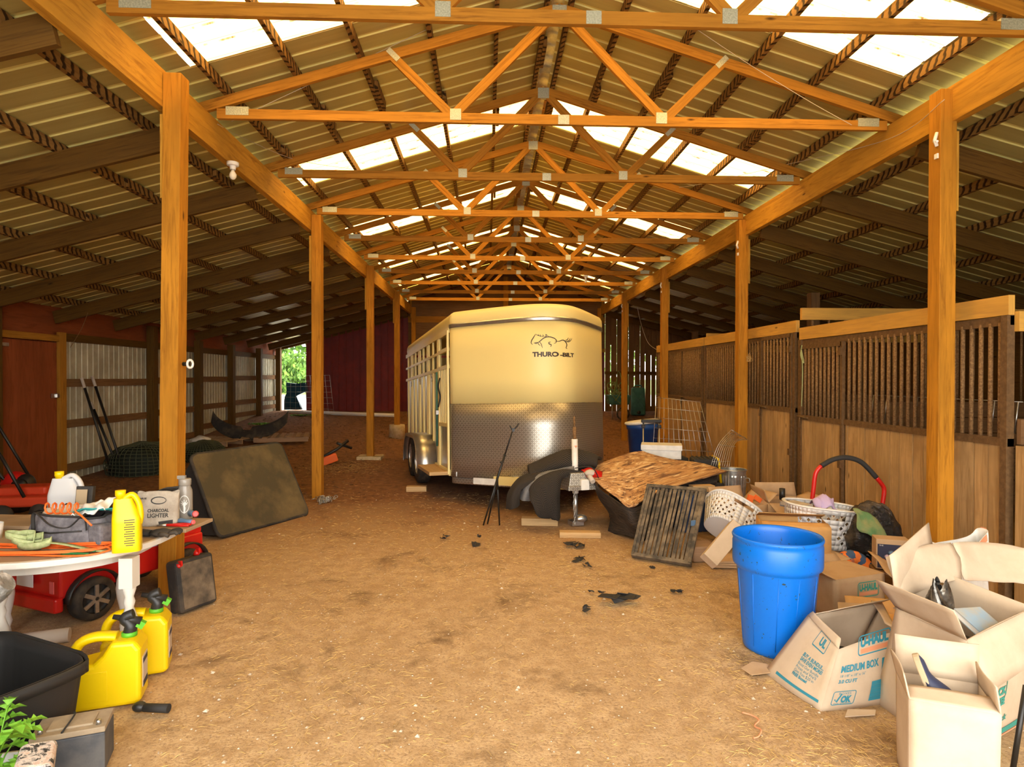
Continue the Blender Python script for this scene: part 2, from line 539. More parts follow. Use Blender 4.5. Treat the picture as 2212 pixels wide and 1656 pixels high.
# ------------------------------------------------------------------ posts
POSTS = [4.88, 8.83, 12.76, 16.5, 20.2]
PN = ['nearest', 'second', 'third', 'fourth', 'farthest']
def post(side, i, y):
    x = -2.405 if side == 'left' else 3.695
    w = .135
    zt = 4.02 if i == 0 else 3.98
    lean = -.055 if (side, i) == ('left', 0) else 0
    o = thing('timber_post', '%s square timber post of the %s row, carrying the %s header beam' % (PN[i], side, side), 'post', (x, y, ground_z(x, y) - .02), group='timber posts of the centre aisle')
    z0 = ground_z(x, y) - .02
    m = MB(); zt -= z0
    m.box((lean / 2, 0, zt / 2), (w, w, zt)) if not lean else m.beam((lean, 0, -.02), (0, 0, zt), w, w, up=(0, 1, 0))
    m.build('post_shaft', 'wood_post', o, bevel=.004)
    s_ = 1 if side == 'right' else -1
    MB().beam((s_ * .085, .0, 3.08), (s_ * .085, .0, 3.72), .035, .09, up=(0, 1, 0)).build('cleat_board', 'wood_header', o)
    return o
PO = {}
for i, y in enumerate(POSTS):
    for side in ('left', 'right'): PO[side, i] = post(side, i, y)
# concrete footings
speck('concrete', (.50, .38, .20), (.62, .50, .30), 12, .9, 0, .3)
x, y = -2.405, 16.5
m = MB().lathe([(.105, 0), (.21, 0), (.21, .36), (.20, .38), (.105, .38), (.105, 0)], (x, y, ground_z(x, y) - .02), n=20)
tag(m.build('concrete_footing', 'concrete'), 'round pale concrete footing cast around the fourth left post', 'footing')
y = 12.76
m = MB().box((x, y - .13, ground_z(x, y) + .02), (.5, .12, .09)).box((x - .16, y, ground_z(x, y) + .02), (.18, .4, .09)).box((x + .16, y, ground_z(x, y) + .02), (.18, .4, .09))
tag(m.build('concrete_pad', 'concrete', bevel=.02), 'low square concrete pad around the foot of the third left post', 'footing')

# headers
for side, x in (('left', XHL - .045), ('right', XHR - .0)):
    ys = [YF] + [p + .0 for p in POSTS[:-1]] + [YB - .1]
    nm = ['above the camera', 'from the nearest to the second post', 'from the second to the third post', 'from the third to the fourth post', 'from the fourth to the last post']
    for i in range(5):
        m = MB().beam((x, ys[i], 3.905), (x, ys[i + 1] - .004, 3.905), .075, .29)
        tag(m.build('header_beam', 'wood_header', bevel=.003), 'wide plank header beam on the %s row, %s' % (side, nm[i]), 'beam', 'header beams')

# ------------------------------------------------------------------ trusses
TY = [4.03, 5.62, 7.22, 8.84, 10.5, 12.15, 13.75, 15.35, 16.95, 18.55]
def make_truss():
    o = thing('roof_truss', 'x', 'truss', (XR, 0, 4.0), group='timber roof trusses')
    t_ = .04
    MB().beam((-3.06, 0, .045), (3.06, 0, .045), t_, .089).build('bottom_chord', 'wood_frame', o, bevel=.002)
    for s_ in (-1, 1):
        MB().beam((0, 0, 1.055), (s_ * 3.25, 0, 1.055 - .3 * 3.25), t_, .089).build('top_chord', 'wood_frame', o)
        nb, ntp = s_ * .94, s_ * 1.43
        MB().beam((nb, 0, .09), (s_ * .06, 0, .99), t_ * .9, .08).build('web_brace', 'wood_frame', o)
        MB().beam((nb + s_ * .05, 0, .08), (ntp + s_ * .07, 0, 1.01 - .3 * ntp * s_), t_ * .9, .08).build('web_brace', 'wood_frame', o)
    def plate(x, z, w, h, r=0):
        MB().box((x, 0, z), (w, .047, h), RY(r)).build('gusset_plate', 'gusset', o)
    plate(-2.88, .07, .2, .075); plate(2.88, .07, .2, .075); plate(0, 1.02, .13, .12)
    plate(-.94, .075, .10, .10); plate(.94, .075, .10, .10); plate(.04, .045, .10, .085)
    plate(-1.5, .60, .05, .13, -.8); plate(1.5, .60, .05, .13, .8)
    return o
tr0 = make_truss()
TL = ['nearest roof truss, its bottom chord crossing the top of the picture', 'second roof truss from the front, bright orange with large tooth plates',
      'third roof truss from the front, dull brown in front of a skylight']
for i, y in enumerate(TY):
    lab = TL[i] if i < 3 else '%s roof truss from the front, in the row above the aisle' % ORD[i]
    o = tr0 if i == 0 else copy_tree(tr0)
    o.location = (XR, y, 4.0); o['label'] = lab
    if i >= 7:
        pass
# ------------------------------------------------------------------ purlins (each a length of board on edge)
def purlin(x, z, k, where, roll):
    m = MB(); y = YF; rr = random.Random(int(x * 100))
    cuts = [YF, 2.0 + rr.random(), 6.3 + rr.random() * 1.5, 10.8 + rr.random(), 15.5 + rr.random(), YB]
    for a_, b_ in zip(cuts, cuts[1:]):
        j = rr.choice((-1, 1)) * .0
        m.beam((x + j, a_, z), (x + j, b_, z), .04, .088)
    for cx in cuts[1:-1]:
        m.beam((x + .042, cx - .25, z - .004), (x + .042, cx + .22, z - .004), .038, .085)
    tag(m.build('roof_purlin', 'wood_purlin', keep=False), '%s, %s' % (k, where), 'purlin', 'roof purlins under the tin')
for i, dx in enumerate((.11, .57, 1.17, 1.80, 2.37, 2.98)):
    kk = 'ridge purlin' if i == 0 else '%s purlin down from the ridge' % ORD[i]
    purlin(XR - dx, zmain(XR - dx) - .05, kk, 'on the left slope of the main roof', 0)
    purlin(XR + dx, zmain(XR + dx) - .05, kk, 'on the right slope of the main roof', 0)
for i in range(6):
    xl = -2.87 - .74 * i if i < 5 else -6.5
    purlin(xl, zl(xl) - .05, '%s purlin out from the header' % ORD[i], 'under the left lean-to roof', 0)
    xr_ = 4.15 + .74 * i
    purlin(xr_, zr(xr_) - .05, '%s purlin out from the header' % ORD[i], 'under the right lean-to roof', 0)
# ------------------------------------------------------------------ lean-to rafters
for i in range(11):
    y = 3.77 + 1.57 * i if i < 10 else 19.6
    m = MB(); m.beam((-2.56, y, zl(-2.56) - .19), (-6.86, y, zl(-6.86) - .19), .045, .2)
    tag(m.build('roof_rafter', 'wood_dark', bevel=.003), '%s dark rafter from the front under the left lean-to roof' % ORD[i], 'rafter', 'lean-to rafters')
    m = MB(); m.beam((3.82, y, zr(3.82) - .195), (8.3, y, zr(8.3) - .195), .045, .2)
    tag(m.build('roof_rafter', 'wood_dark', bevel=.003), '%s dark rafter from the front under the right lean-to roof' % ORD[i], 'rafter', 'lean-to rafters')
# mid posts under right shed
for (x, y, l) in ((5.66, 10.5, 'reddish post rising behind the stall with the tall divider'), (6.1, 17.9, 'far reddish post rising behind the last stall')):
    m = MB().box((x, y, (zr(x) - .3) / 2), (.15, .15, zr(x) - .3)); tag(m.build('timber_post', 'wood_old'), l, 'post')
# left wall posts and girts
for i, (y, lab) in enumerate([(8.72, 'dark wall post left of the red plywood door'), (12.75, 'wall post at the right end of the first tin wall bay'), (14.75, 'wall post between the second and third tin bays'),
                              (16.6, 'wall post between the third and fourth tin bays'), (18.6, 'wall post before the last tin bay'), (20.3, 'corner post beside the bright rear opening')]):
    zt = zl(XW + .12) - .12 if i in (0, 1, 5) else 2.55; z0 = ground_z(-6.8, y) - .03
    m = MB().box((XW + .12, y, (zt + z0) / 2), (.15, .16, zt - z0))
    tag(m.build('wall_post', 'wood_dark', bevel=.004), lab, 'post', 'left wall posts')
bays = [(10.25, 12.66), (12.84, 14.66), (14.84, 16.51), (16.69, 18.51), (18.69, 20.2)]
BN = ['first', 'second', 'third', 'fourth', 'last']
for bi, (a_, b_) in enumerate(bays):
    for zi, z in enumerate((2.34, 1.60, .93, .22)):
        zz = z + (0 if zi == 0 else .12 * bi * (.6 if zi == 3 else .2))
        if zi == 3: zz = ground_z(-6.8, (a_ + b_) / 2) + .18
        m = MB().beam((XW + .04, a_, zz), (XW + .04, b_, zz), .04, .13)
        tag(m.build('wall_girt', 'wood_old' if zi else 'wood_dark'), '%s girt of the %s tin wall bay' % (['top', 'upper middle', 'lower middle', 'bottom'][zi], BN[bi]), 'girt', 'left wall girts')
# plywood door in the left wall
d = tag(thing('door_1', 'reddish plywood door with hasp in the left wall', 'door', (XW + .05, 9.45, -.02)), kind='structure')
MB().box((0, 0, 1.14), (.02, 1.22, 2.24)).build('door_panel', 'plywood_red', d)
MB().box((.03, .70, 1.22), (.06, .14, 2.42)).build('door_jamb', 'wood_frame', d)
MB().box((.03, 0, 2.33), (.03, 1.3, .10)).build('door_lintel', 'wood_frame', d)
MB().box((.03, .54, 1.42), (.02, .14, .07)).box((.045, .58, 1.42), (.03, .05, .05)).build('hasp', 'steel', d)
MB().box((.03, -.58, 2.18), (.015, .10, .16)).box((.03, -.48, 2.18), (.012, .18, .05)).build('hinge', 'galv', d)

# ------------------------------------------------------------------ horse stalls
XS = 3.93
def stall(lab, y0, y1, zt, zb1, zb0, door, zbot=0):
    o = thing('horse_stall', lab, 'stall', (XS, (y0 + y1) / 2, 0), group='horse stalls')
    c = (y0 + y1) / 2; a, b = y0 - c, y1 - c
    MB().beam((0, a, zt - .075), (0, b, zt - .075), .05, .15).build('top_board', 'wood_rail', o, bevel=.003)
    m = MB().beam((.01, a, zt - .19), (.01, b, zt - .19), .04, .07); m.build('top_frame_rail', 'rust_dark', o)
    m = MB(); m.beam((0, a, zb0 - .03), (0, b, zb0 - .03), .05, .06); m.build('middle_frame_rail', 'rust_dark', o)
    dy0, dy1 = door[0] - c, door[1] - c
    for yy in (a + .03, b - .03): MB().box((-.005, yy, (zt - .15) / 2), (.06, .06, zt - .15)).build('frame_upright', 'rust_dark', o)
    D = MB()
    for yy in (dy0, dy1): D.box((-.03, yy, (zb1 - .02) / 2 + .02), (.035, .04, zb1 - .02))
    D.box((-.03, (dy0 + dy1) / 2, zb1 - .02), (.035, dy1 - dy0, .05)); D.box((-.03, (dy0 + dy1) / 2, zb0 - .03), (.04, dy1 - dy0, .06)); D.box((-.03, (dy0 + dy1) / 2, .06), (.035, dy1 - dy0, .06))
    dd = D.build('door_frame', 'rust_dark', o)
    n = int((dy1 - dy0 - .06) / .09)
    for k in range(n):
        yy = dy0 + .05 + (dy1 - dy0 - .1) * (k + .5) / n
        MB().tube([(-.03, yy, zb0), (-.03, yy, zb1 - .04)], .017, 8).build('door_bar', 'rust', dd)
    for hz in (zb0 + .75, .75): MB().box((-.055, dy0, hz), (.03, .05, .08)).build('hinge', 'rust_dark', dd)
    MB().tube([(-.06, dy1 - .2, zb0 - .03), (-.06, dy1 + .04, zb0 - .02)], .012, 6).tube([(-.06, dy1 - .02, zb0 - .02), (-.07, dy1 - .02, zb0 - .16)], .01, 6).build('latch', 'rust_dark', dd)
    rr = random.Random(int(y0 * 10)); y = dy0 + .03
    m = MB()
    while y < dy1 - .04:
        w = min(rr.uniform(.12, .2), dy1 - .02 - y); m.box((-.025, y + w / 2, (zb0 - .06) / 2 + .03), (.02, w - .009, zb0 - .09)); y += w
    m.build('door_boards', 'wood_stall', dd)
    segs = [(a + .05, dy0 - .03), (dy1 + .03, b - .05)]
    m = MB()
    for s0, s1 in segs:
        if s1 - s0 < .06: continue
        n = max(1, int((s1 - s0) / .092))
        for k in range(n):
            yy = s0 + (s1 - s0) * (k + .5) / n
            MB().tube([(0, yy, zb0 - .01), (0, yy, zt - .2)], .017, 8).build('bar', 'rust', o)
        y = s0
        while y < s1 - .02:
            w = min(rr.uniform(.13, .22), s1 - y); m.box((rr.uniform(0, .006), y + w / 2, (zb0 - .06) / 2), (.03, w - .010, zb0 - .06)); y += w
    m.build('lower_boards', 'wood_stall', o)
    return o
stall('nearest horse stall front, pale boards below rusty bars at the right edge', 4.47, 7.58, 2.325, 2.10, 1.245, (6.62, 7.50))
stall('middle horse stall front behind the galvanized trash can', 7.66, 10.95, 2.43, 2.27, 1.32, (7.75, 8.62))
stall('farthest horse stall front, with wire mesh over its bars', 11.0, 14.1, 2.43, 2.27, 1.34, (11.05, 12.2))
m = MB().box((4.05, 3.0, 1.15), (.05, 2.85, 2.3))
rr = random.Random(9)
m = MB(); y = 1.6
while y < 4.38:
    w = rr.uniform(.14, .2); m.box((XS, y + w / 2, .6), (.03, w - .006, 1.2)); y += w
tag(m.build('board_panel', 'wood_stall'), 'board wall at the far right edge before the nearest stall', 'board wall')
# partitions between stalls
for k, (y, zt, lab) in enumerate([(7.62, 2.58, 'tall plank divider between the nearest and the middle stall'), (10.97, 2.5, 'plank divider between the middle and the farthest stall'), (14.1, 2.45, 'plank end wall of the farthest stall'), (4.45, 2.2, 'plank divider at the near end of the nearest stall')]):
    o = thing('stall_divider', lab, 'stall divider', (6.1, y, 0), group='stall dividers')
    MB().box((0, 0, zt - .075), (4.3, .05, .15)).build('top_board', 'wood_rail', o, bevel=.003)
    m = MB()
    for z in [q * .2 for q in range(0, 7)]: m.box((0, 0, z + .1), (4.25, .035, .19))
    m.build('plank_wall', 'wood_old', o)
    for q in range(20): MB().tube([(-2.0 + q * .21, 0, 1.38), (-2.0 + q * .21, 0, zt - .14)], .015, 6).build('bar', 'rust', o)
# back of the stalls: boards
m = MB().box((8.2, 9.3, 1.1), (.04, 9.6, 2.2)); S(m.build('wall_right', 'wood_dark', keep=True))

# ------------------------------------------------------------------ outdoors
t = NT('gravel'); oc = t.coord('Object'); n1 = t.noise(oc, 2, 6)
t.set(t.ramp(n1, [(.35, (.62, .58, .50)), (.7, (.78, .74, .66))]), .9)
speck('grass', (.10, .20, .03), (.22, .34, .06), 8, .9)
speck('leaf_far', (.05, .13, .02), (.18, .32, .04), 3, .8, 0, 0)
speck('bark', (.20, .16, .12), (.38, .32, .26), 12, .9)
m = MB().poly([(-60, 20.6, .5), (60, 20.6, .5), (60, 38, .62), (-60, 38, .62)]); S(m.build('ground_outside', 'gravel', keep=True))
m = MB().poly([(-60, 38, .62), (60, 38, .62), (60, 90, 1.4), (-60, 90, 1.4)]); S(m.build('ground_outside', 'grass', keep=True))
m = MB().poly([(-60, -60, -.06), (60, -60, -.06), (60, -3, -.04), (-60, -3, -.04)]); S(m.build('ground_outside', 'gravel', keep=True))
m = MB().poly([(-60, -3, -.04), (-9.5, -3, -.04), (-9.5, 20.6, .4), (-60, 20.6, .5)]); m.poly([(9, -3, -.04), (60, -3, -.04), (60, 20.6, .5), (9, 20.6, .4)]); S(m.build('ground_outside', 'grass', keep=True))
def crown(mb, c, r, n, seed, size=.28):
    rr = random.Random(seed)
    for _ in range(n):
        a, b, q = rr.uniform(0, 2 * PI), math.asin(rr.uniform(-1, 1)), rr.random() ** .4
        p = V(c) + V((math.cos(a) * math.cos(b) * r[0], math.sin(a) * math.cos(b) * r[1], math.sin(b) * r[2])) * q
        R = Euler((rr.uniform(0, 6), rr.uniform(0, 6), rr.uniform(0, 6))).to_matrix(); s_ = size * rr.uniform(.5, 1.2)
        mb.poly([p + R @ V(q_) for q_ in ((-s_, 0, 0), (0, -s_ * .5, .05), (s_, 0, 0), (0, s_ * .5, .05))])
k = 0
for (x, y, h, cr, n, lab) in [(-15.5, 46, 9, (3.5, 3, 4), 2600, 'tall tree with grey trunk seen through the rear opening'), (-13.2, 42, 1.2, (2.2, 1.8, 1.6), 1400, 'round green bush beside the tree trunk outside'),
                         (-17.8, 52, 7, (4, 3, 5), 2200, 'leafy tree at the left beyond the rear opening'), (7.5, 40, 5, (3.2, 3, 4), 1500, 'leafy tree seen in slits of the rear board wall'), (15, 42, 3, (3.6, 3, 4), 1500, 'green thicket glimpsed in gaps of the rear board wall'), (-8, 50, 6, (5, 3, 6), 2200, 'tree beyond the red back wall')]:
    o = thing('leafy_tree' if h > 2 else 'bush', lab, 'tree' if h > 2 else 'bush', (x, y, .6))
    m = MB(); crown(m, (0, 0, h * .75 if h > 2 else 1.1), cr, n, k); m.build('foliage', 'leaf_far', o)
    MB().tube([(0, 0, -.3), (.1, 0, h * .4), (-.1, .1, h * .8)], [.32 if h > 2 else .08, .25 if h > 2 else .06, .12 if h > 2 else .03], 10).build('trunk', 'bark', o); k += 1

# ================================================================== helpers for loose things
def text_mesh(s, h, bold=0.0, shear=0.0, sp=1.0):
    """verts (x,y) and faces of a line of lettering, cap height h, starting at 0"""
    cu = bpy.data.curves.new('lettering', 'FONT'); cu.body = s; cu.size = h / .73; cu.offset = bold; cu.shear = shear; cu.space_character = sp
    cu.resolution_u = 3
    o = bpy.data.objects.new('lettering', cu); COL.objects.link(o)
    dg = bpy.context.evaluated_depsgraph_get(); me = bpy.data.meshes.new_from_object(o.evaluated_get(dg))
    vs = [(v.co.x, v.co.y) for v in me.vertices]; fs = [tuple(p.vertices) for p in me.polygons]
    bpy.data.objects.remove(o); bpy.data.curves.remove(cu); bpy.data.meshes.remove(me)
    return vs, fs


def stroke(pts, w):
    """flat ribbon through 2-D points, tapered at the ends"""
    vs, fs = [], []; n = len(pts)
    for i, (x, y) in enumerate(pts):
        a, b = pts[max(i - 1, 0)], pts[min(i + 1, n - 1)]
        dx, dy = b[0] - a[0], b[1] - a[1]; l = math.hypot(dx, dy) or 1
        k = w / 2 * (.35 + .65 * math.sin(PI * (i + .5) / n))
        vs += [(x - dy / l * k, y + dx / l * k), (x + dy / l * k, y - dx / l * k)]
        if i: fs.append((2 * i - 2, 2 * i - 1, 2 * i + 1, 2 * i))
    return vs, fs


def smooth2(pts, k=4):
    out = []
    P = [pts[0]] + list(pts) + [pts[-1]]
    for i in range(1, len(P) - 2):
        for j in range(k):
            t = j / k
            out.append(tuple(.5 * (2 * P[i][d] + (P[i + 1][d] - P[i - 1][d]) * t + (2 * P[i - 1][d] - 5 * P[i][d] + 4 * P[i + 1][d] - P[i + 2][d]) * t * t + (-P[i - 1][d] + 3 * P[i][d] - 3 * P[i + 1][d] + P[i + 2][d]) * t ** 3) for d in range(len(pts[0]))))
    out.append(tuple(pts[-1])); return out


def decal(items, fn, name, mat, parent, lab=None):
    """items: list of (verts2d, faces, x0, y0); fn maps (x,y) metres on the face to a point just proud of it"""
    m = MB()
    for vs, fs, x0, y0 in items:
        n = m.add([fn(x + x0, y + y0) for x, y in vs])
        for f in fs: m.face([n + i for i in f])
    o = m.build(name, mat, parent)
    if lab: o['label'] = lab
    return o


def qmap(p00, p10, p11, p01, W, H, eps=.003):
    p00, p10, p11, p01 = map(V, (p00, p10, p11, p01))
    nrm = (p10 - p00).cross(p01 - p00).normalized() * eps
    def f(x, y):
        u, v = x / W, y / H
        return p00.lerp(p10, u).lerp(p01.lerp(p11, u), v) + nrm
    return f


def catmull(P, t):
    n = len(P) - 1; x = t * n; i = min(int(x), n - 1); t = x - i
    a, b, c, d = P[max(i - 1, 0)], P[i], P[i + 1], P[min(i + 2, n)]
    return (b * 2 + (c - a) * t + (a * 2 - b * 5 + c * 4 - d) * t * t + (b * 3 - a - c * 3 + d) * t ** 3) * .5


def drape(rows, nu=24, nv=16, wr=0.0, seed=0, f=14):
    """cloth sheet through rows of world points"""
    rows = [[V(p) for p in r] for r in rows]; rnd = random.Random(seed); ph = [rnd.random() * 6 for _ in range(4)]
    m = MB()
    def fn(u, v):
        p = catmull([catmull(r, u) for r in rows], v)
        k = wr * (math.sin(u * f + ph[0] + 2 * math.sin(v * 5 + ph[1])) + .6 * math.sin(v * f * .8 + ph[2] + u * 7) + .35 * math.sin(u * f * 2.3 + v * f + ph[3]))
        return p + V((k * .4, -k * .5, k))
    m.grid(fn, nu, nv, us=2, vs=2); return m


def path3(pts, k=6): return [V(p) for p in smooth2([tuple(p) for p in pts], k)]


# extra materials
def cardboard(name, c, c2):
    t = NT(name); n1 = t.noise(t.coord('UV', (3, 60, 1)), 2, 3); n2 = t.noise(t.coord('Object'), 5, 5)
    col = t.mix(t.ramp(n2, [(.4, (0, 0, 0)), (.7, (1, 1, 1))]), c, c2)
    t.set(col, .85); t.bump(n1, .08, .002)
cardboard('cardboard', (.50, .33, .18), (.40, .25, .12))
cardboard('cardboard_pale', (.60, .475, .335), (.51, .385, .26))
cardboard('cardboard_orange', (.62, .34, .11), (.50, .26, .08))
speck('dusty_black', (.022, .020, .018), (.10, .075, .05), 5, .8, 0, .2, .45, .75)
speck('cover_vinyl', (.055, .043, .022), (.15, .105, .045), 2.6, .6, 0, .1, .47, .70, 6)
speck('blue_bin', (.0, .16, .62), (.0, .12, .50), 6, .32, 0, .03)
t = NT('barrel_blue'); oc = t.coord('Object'); n1 = t.noise(oc, 45, 3, .6); n2 = t.noise(oc, 5, 3)
sp = t.math('MULTIPLY', t.math('GREATER_THAN', n1, .67), t.math('GREATER_THAN', n2, .50))
t.set(t.mix(sp, (.0, .155, .66), (.03, .05, .05)), .36)
speck('teal_plastic', (.03, .12, .10), (.05, .18, .15), 6, .5, 0, 0)
speck('car_blue', (.01, .05, .09), (.02, .10, .16), 5, .3, .4, 0)
speck('grey_fabric', (.115, .105, .115), (.19, .175, .185), 30, .85, 0, .3)
speck('blanket_grey', (.12, .12, .125), (.20, .195, .19), 12, .9, 0, .3)
speck('straw', (.46, .29, .09), (.60, .40, .14), 3, .9, 0, 0)
speck('pebble', (.45, .35, .24), (.66, .56, .44), 4, .9, 0, 0)
speck('leaf_green', (.09, .26, .015), (.20, .42, .03), 20, .55, 0, 0)
speck('webbing', (.34, .40, .17), (.46, .50, .25), 60, .8, 0, .2)
speck('foam_white', (.70, .68, .62), (.82, .80, .74), 8, .6, 0, .1)
speck('tyre', (.022, .019, .016), (.07, .05, .032), 12, .85, 0, .4)
speck('aluminium', (.55, .54, .50), (.68, .66, .60), 5, .32, .9, .03)
plain('white_jug', (.62, .62, .62), .4)
plain('ink_blue', (.03, .24, .33), .7); plain('ink_teal', (.04, .27, .21), .7); plain('ink_orange', (.72, .30, .15), .7)
plain('ink_black', (.03, .028, .026), .6); plain('ink_brown', (.05, .03, .02), .5)
plain('black_bag', (.012, .012, .013), .22); plain('navy', (.02, .025, .06), .6); plain('tan', (.42, .31, .18), .7)
plain('teal_cloth', (.02, .30, .30), .7); plain('purple_cloth', (.50, .38, .58), .7); plain('dark_green', (.02, .14, .04), .4)
plain('steel_blue', (.10, .18, .30), .5); plain('pink_tip', (.75, .12, .12), .5)
plain('terracotta_red', (.62, .06, .02), .4); plain('glass_bulb', (.85, .80, .70), .15)
speck('dust_face', (.06, .045, .03), (.20, .145, .09), 6, .85); plain('clay_paper', (.55, .47, .38), .8)
t = NT('paper_bag'); n1 = t.noise(t.coord('Object'), 14, 5); t.set(t.ramp(n1, [(.35, (.36, .30, .23)), (.65, (.50, .43, .34))]), .85); t.bump(n1, .6, .02)
t = NT('plastic_film'); n1 = t.noise(t.coord('Object'), 16, 5); t.set(t.ramp(n1, [(.4, (.16, .155, .14)), (.66, (.60, .58, .55))]), .3); t.bump(n1, .7, .02)
t = NT('camo_cloth'); oc = t.coord('UV', (1, 1.3, 1), (0, 0, .5)); n1 = t.noise(oc, 3.4, 6, .7, .6); n2 = t.noise(t.coord('UV', (1, 3.5, 1), (0, 0, -.9)), 3.4, 3, .5, 1.6)
c = t.ramp(n1, [(.32, (.12, .055, .03)), (.44, (.38, .19, .075)), (.56, (.52, .29, .12)), (.7, (.62, .42, .20))])
c = t.mix(t.ramp(n2, [(.58, (0, 0, 0)), (.62, (1, 1, 1))]), c, (.70, .52, .30)); c = t.mix(t.ramp(n2, [(.38, (1, 1, 1)), (.43, (0, 0, 0))]), c, (.13, .06, .03)); t.set(c, .8)
# quilted herringbone blanket
t = NT('quilt'); uvs = t.coord('UV'); sx = t.n('ShaderNodeSeparateXYZ'); t.L(uvs, sx.inputs[0])
zig = t.math('PINGPONG', sx.outputs[0], .2)
wv = t.math('FRACT', t.math('MULTIPLY', t.math('ADD', sx.outputs[1], zig), 13))
ln = t.math('LESS_THAN', wv, .32)
t.set(t.mix(ln, (.010, .008, .006), (.060, .045, .032)), .95); t.bump(ln, -.5, .006)
# chequer (tread) plate, dashes alternate in direction
t = NT('tread_plate'); uvs = t.coord('UV', (36, 36, 1)); sx = t.n('ShaderNodeSeparateXYZ'); t.L(uvs, sx.inputs[0])
fx = t.math('SUBTRACT', t.math('FRACT', sx.outputs[0]), .5); fy = t.math('SUBTRACT', t.math('FRACT', sx.outputs[1]), .5)
par = t.math('MODULO', t.math('ADD', t.math('FLOOR', sx.outputs[0]), t.math('FLOOR', sx.outputs[1])), 2)
sg = t.math('SUBTRACT', t.math('MULTIPLY', t.math('ABSOLUTE', par), 2), 1)
fys = t.math('MULTIPLY', fy, sg)
a_ = t.math('ADD', fx, fys); b_ = t.math('SUBTRACT', fx, fys)
d_ = t.math('ADD', t.math('POWER', t.math('DIVIDE', a_, .75), 2), t.math('POWER', t.math('DIVIDE', b_, .2), 2))
dash = t.math('LESS_THAN', d_, 1)
n2 = t.noise(t.coord('UV'), 3, 4)
t.set(t.mix(dash, (.36, .33, .28), (.66, .63, .55)), t.ramp(n2, [(.3, (.36, .36, .36)), (.7, (.42, .42, .42))]), .85); t.bump(dash, .5, .004)

# ================================================================== horse trailer
T = thing('horse_trailer', 'cream two-tone horse trailer with tread-plate nose and slatted side', 'trailer', (.62, 8.57, 0), rot=(-.045, 0, .25))
W2, NL = 1.12, 1.02
ctrl = [(-W2, .12), (-W2, .04), (-1.06, -.06), (-.80, -.36), (-.52, -.66), (-.26, -.88), (0, -.96), (.26, -.90), (.52, -.68), (.80, -.37), (1.06, -.06), (W2, .04), (W2, .12)]
NC = smooth2(ctrl, 8)
arc = [0]
for a_, b_ in zip(NC, NC[1:]): arc.append(arc[-1] + math.dist(a_, b_))
mid = arc[len(arc) // 2]
def nose(s, z, off=0.0):
    """point on the nose skin, s metres right of the point of the V"""
    q = s + mid; q = max(0, min(arc[-1] - 1e-6, q)); i = 0
    while arc[i + 1] < q: i += 1
    t_ = (q - arc[i]) / (arc[i + 1] - arc[i]); a, b = V(NC[i]), V(NC[i + 1]); p = a.lerp(b, t_)
    d = (b - a).normalized(); n = V((d.y, -d.x))
    return V((p.x + n.x * off, p.y + n.y * off, z))
def nose_band(z0, z1, mat, name, off=0.0, thick=.004, par=T):
    m = MB(); m.grid(lambda u, v: nose(u * arc[-1] - mid, z0 + v * (z1 - z0), off), 96, 3, us=arc[-1], vs=z1 - z0)
    return m.build(name, mat, par, solid=thick, offs=-1)
nose_band(.36, 1.345, 'tread_plate', 'tread_plate_nose')
nose_band(1.34, 2.40, 'white_paint', 'nose_panel')
nose_band(2.375, 2.43, 'aluminium', 'nose_trim', .012)
nose_band(.27, .36, 'tread_plate', 'lower_skirt', -.02)
TL_ = 5.0
# roof shell
outl = list(NC) + [(W2, TL_ - .15), (W2 - .05, TL_), (-W2 + .05, TL_), (-W2, TL_ - .15)]
m = MB(); rings = []
for sc_, z in ((1.0, 2.40), (1.008, 2.46), (1.003, 2.53), (.985, 2.575), (.95, 2.60), (.5, 2.612), (.02, 2.615)):
    rings.append(m.add([((x) * (sc_ if sc_ > .9 else sc_), (y - 2) * (sc_ if sc_ < .9 else 1 - (1 - sc_) * .45) + 2, z) for x, y in outl]))
for A, B in zip(rings, rings[1:]):
    for i in range(len(outl)):
        j = (i + 1) % len(outl); m.face((A + i, A + j, B + j, B + i), None, True)
m.face([rings[-1] + i for i in range(len(outl))], None, True)
m.build('roof_shell', 'white_paint', T)
m = MB().blob((.05, -.25, 2.575), (.42, .5, .075), n=20, m=8); m.build('roof_vent', 'white_paint', T)
MB().box((0, TL_ / 2 - .1, .40), (2.16, TL_ - .1, .06)).box((0, -.35, .40), (1.0, .9, .05)).build('floor_deck', 'galv', T)
# sides: ribbed panel below, two open rows above
for s_ in (-1, 1):
    x = s_ * W2
    m = MB().box((x - s_ * .02, 2.58, 1.11), (.012, 4.8, 1.48)); m.build('side_panel', 'aluminium', T)
    m = MB()
    for z, h in ((.40, .08), (1.86, .05), (2.10, .04), (2.36, .07)): m.box((x, 2.56, z), (.035, 4.84, h))
    m.build('side_rail', 'white_paint', T)
    k = 0
    for y in [.90, 1.10, 1.55, 1.98, 2.12, 2.58, 3.0, 3.14, 3.6, 4.05, 4.2, 4.7]:
        MB().box((x - s_ * .004, y, 1.38), (.030, .06, 2.0)).build('side_rib', 'white_paint', T, bevel=.004); k += 1
m = MB().box((0, TL_ - .03, 1.35), (2.2, .03, 2.0)); m.build('rear_door', 'white_paint', T)
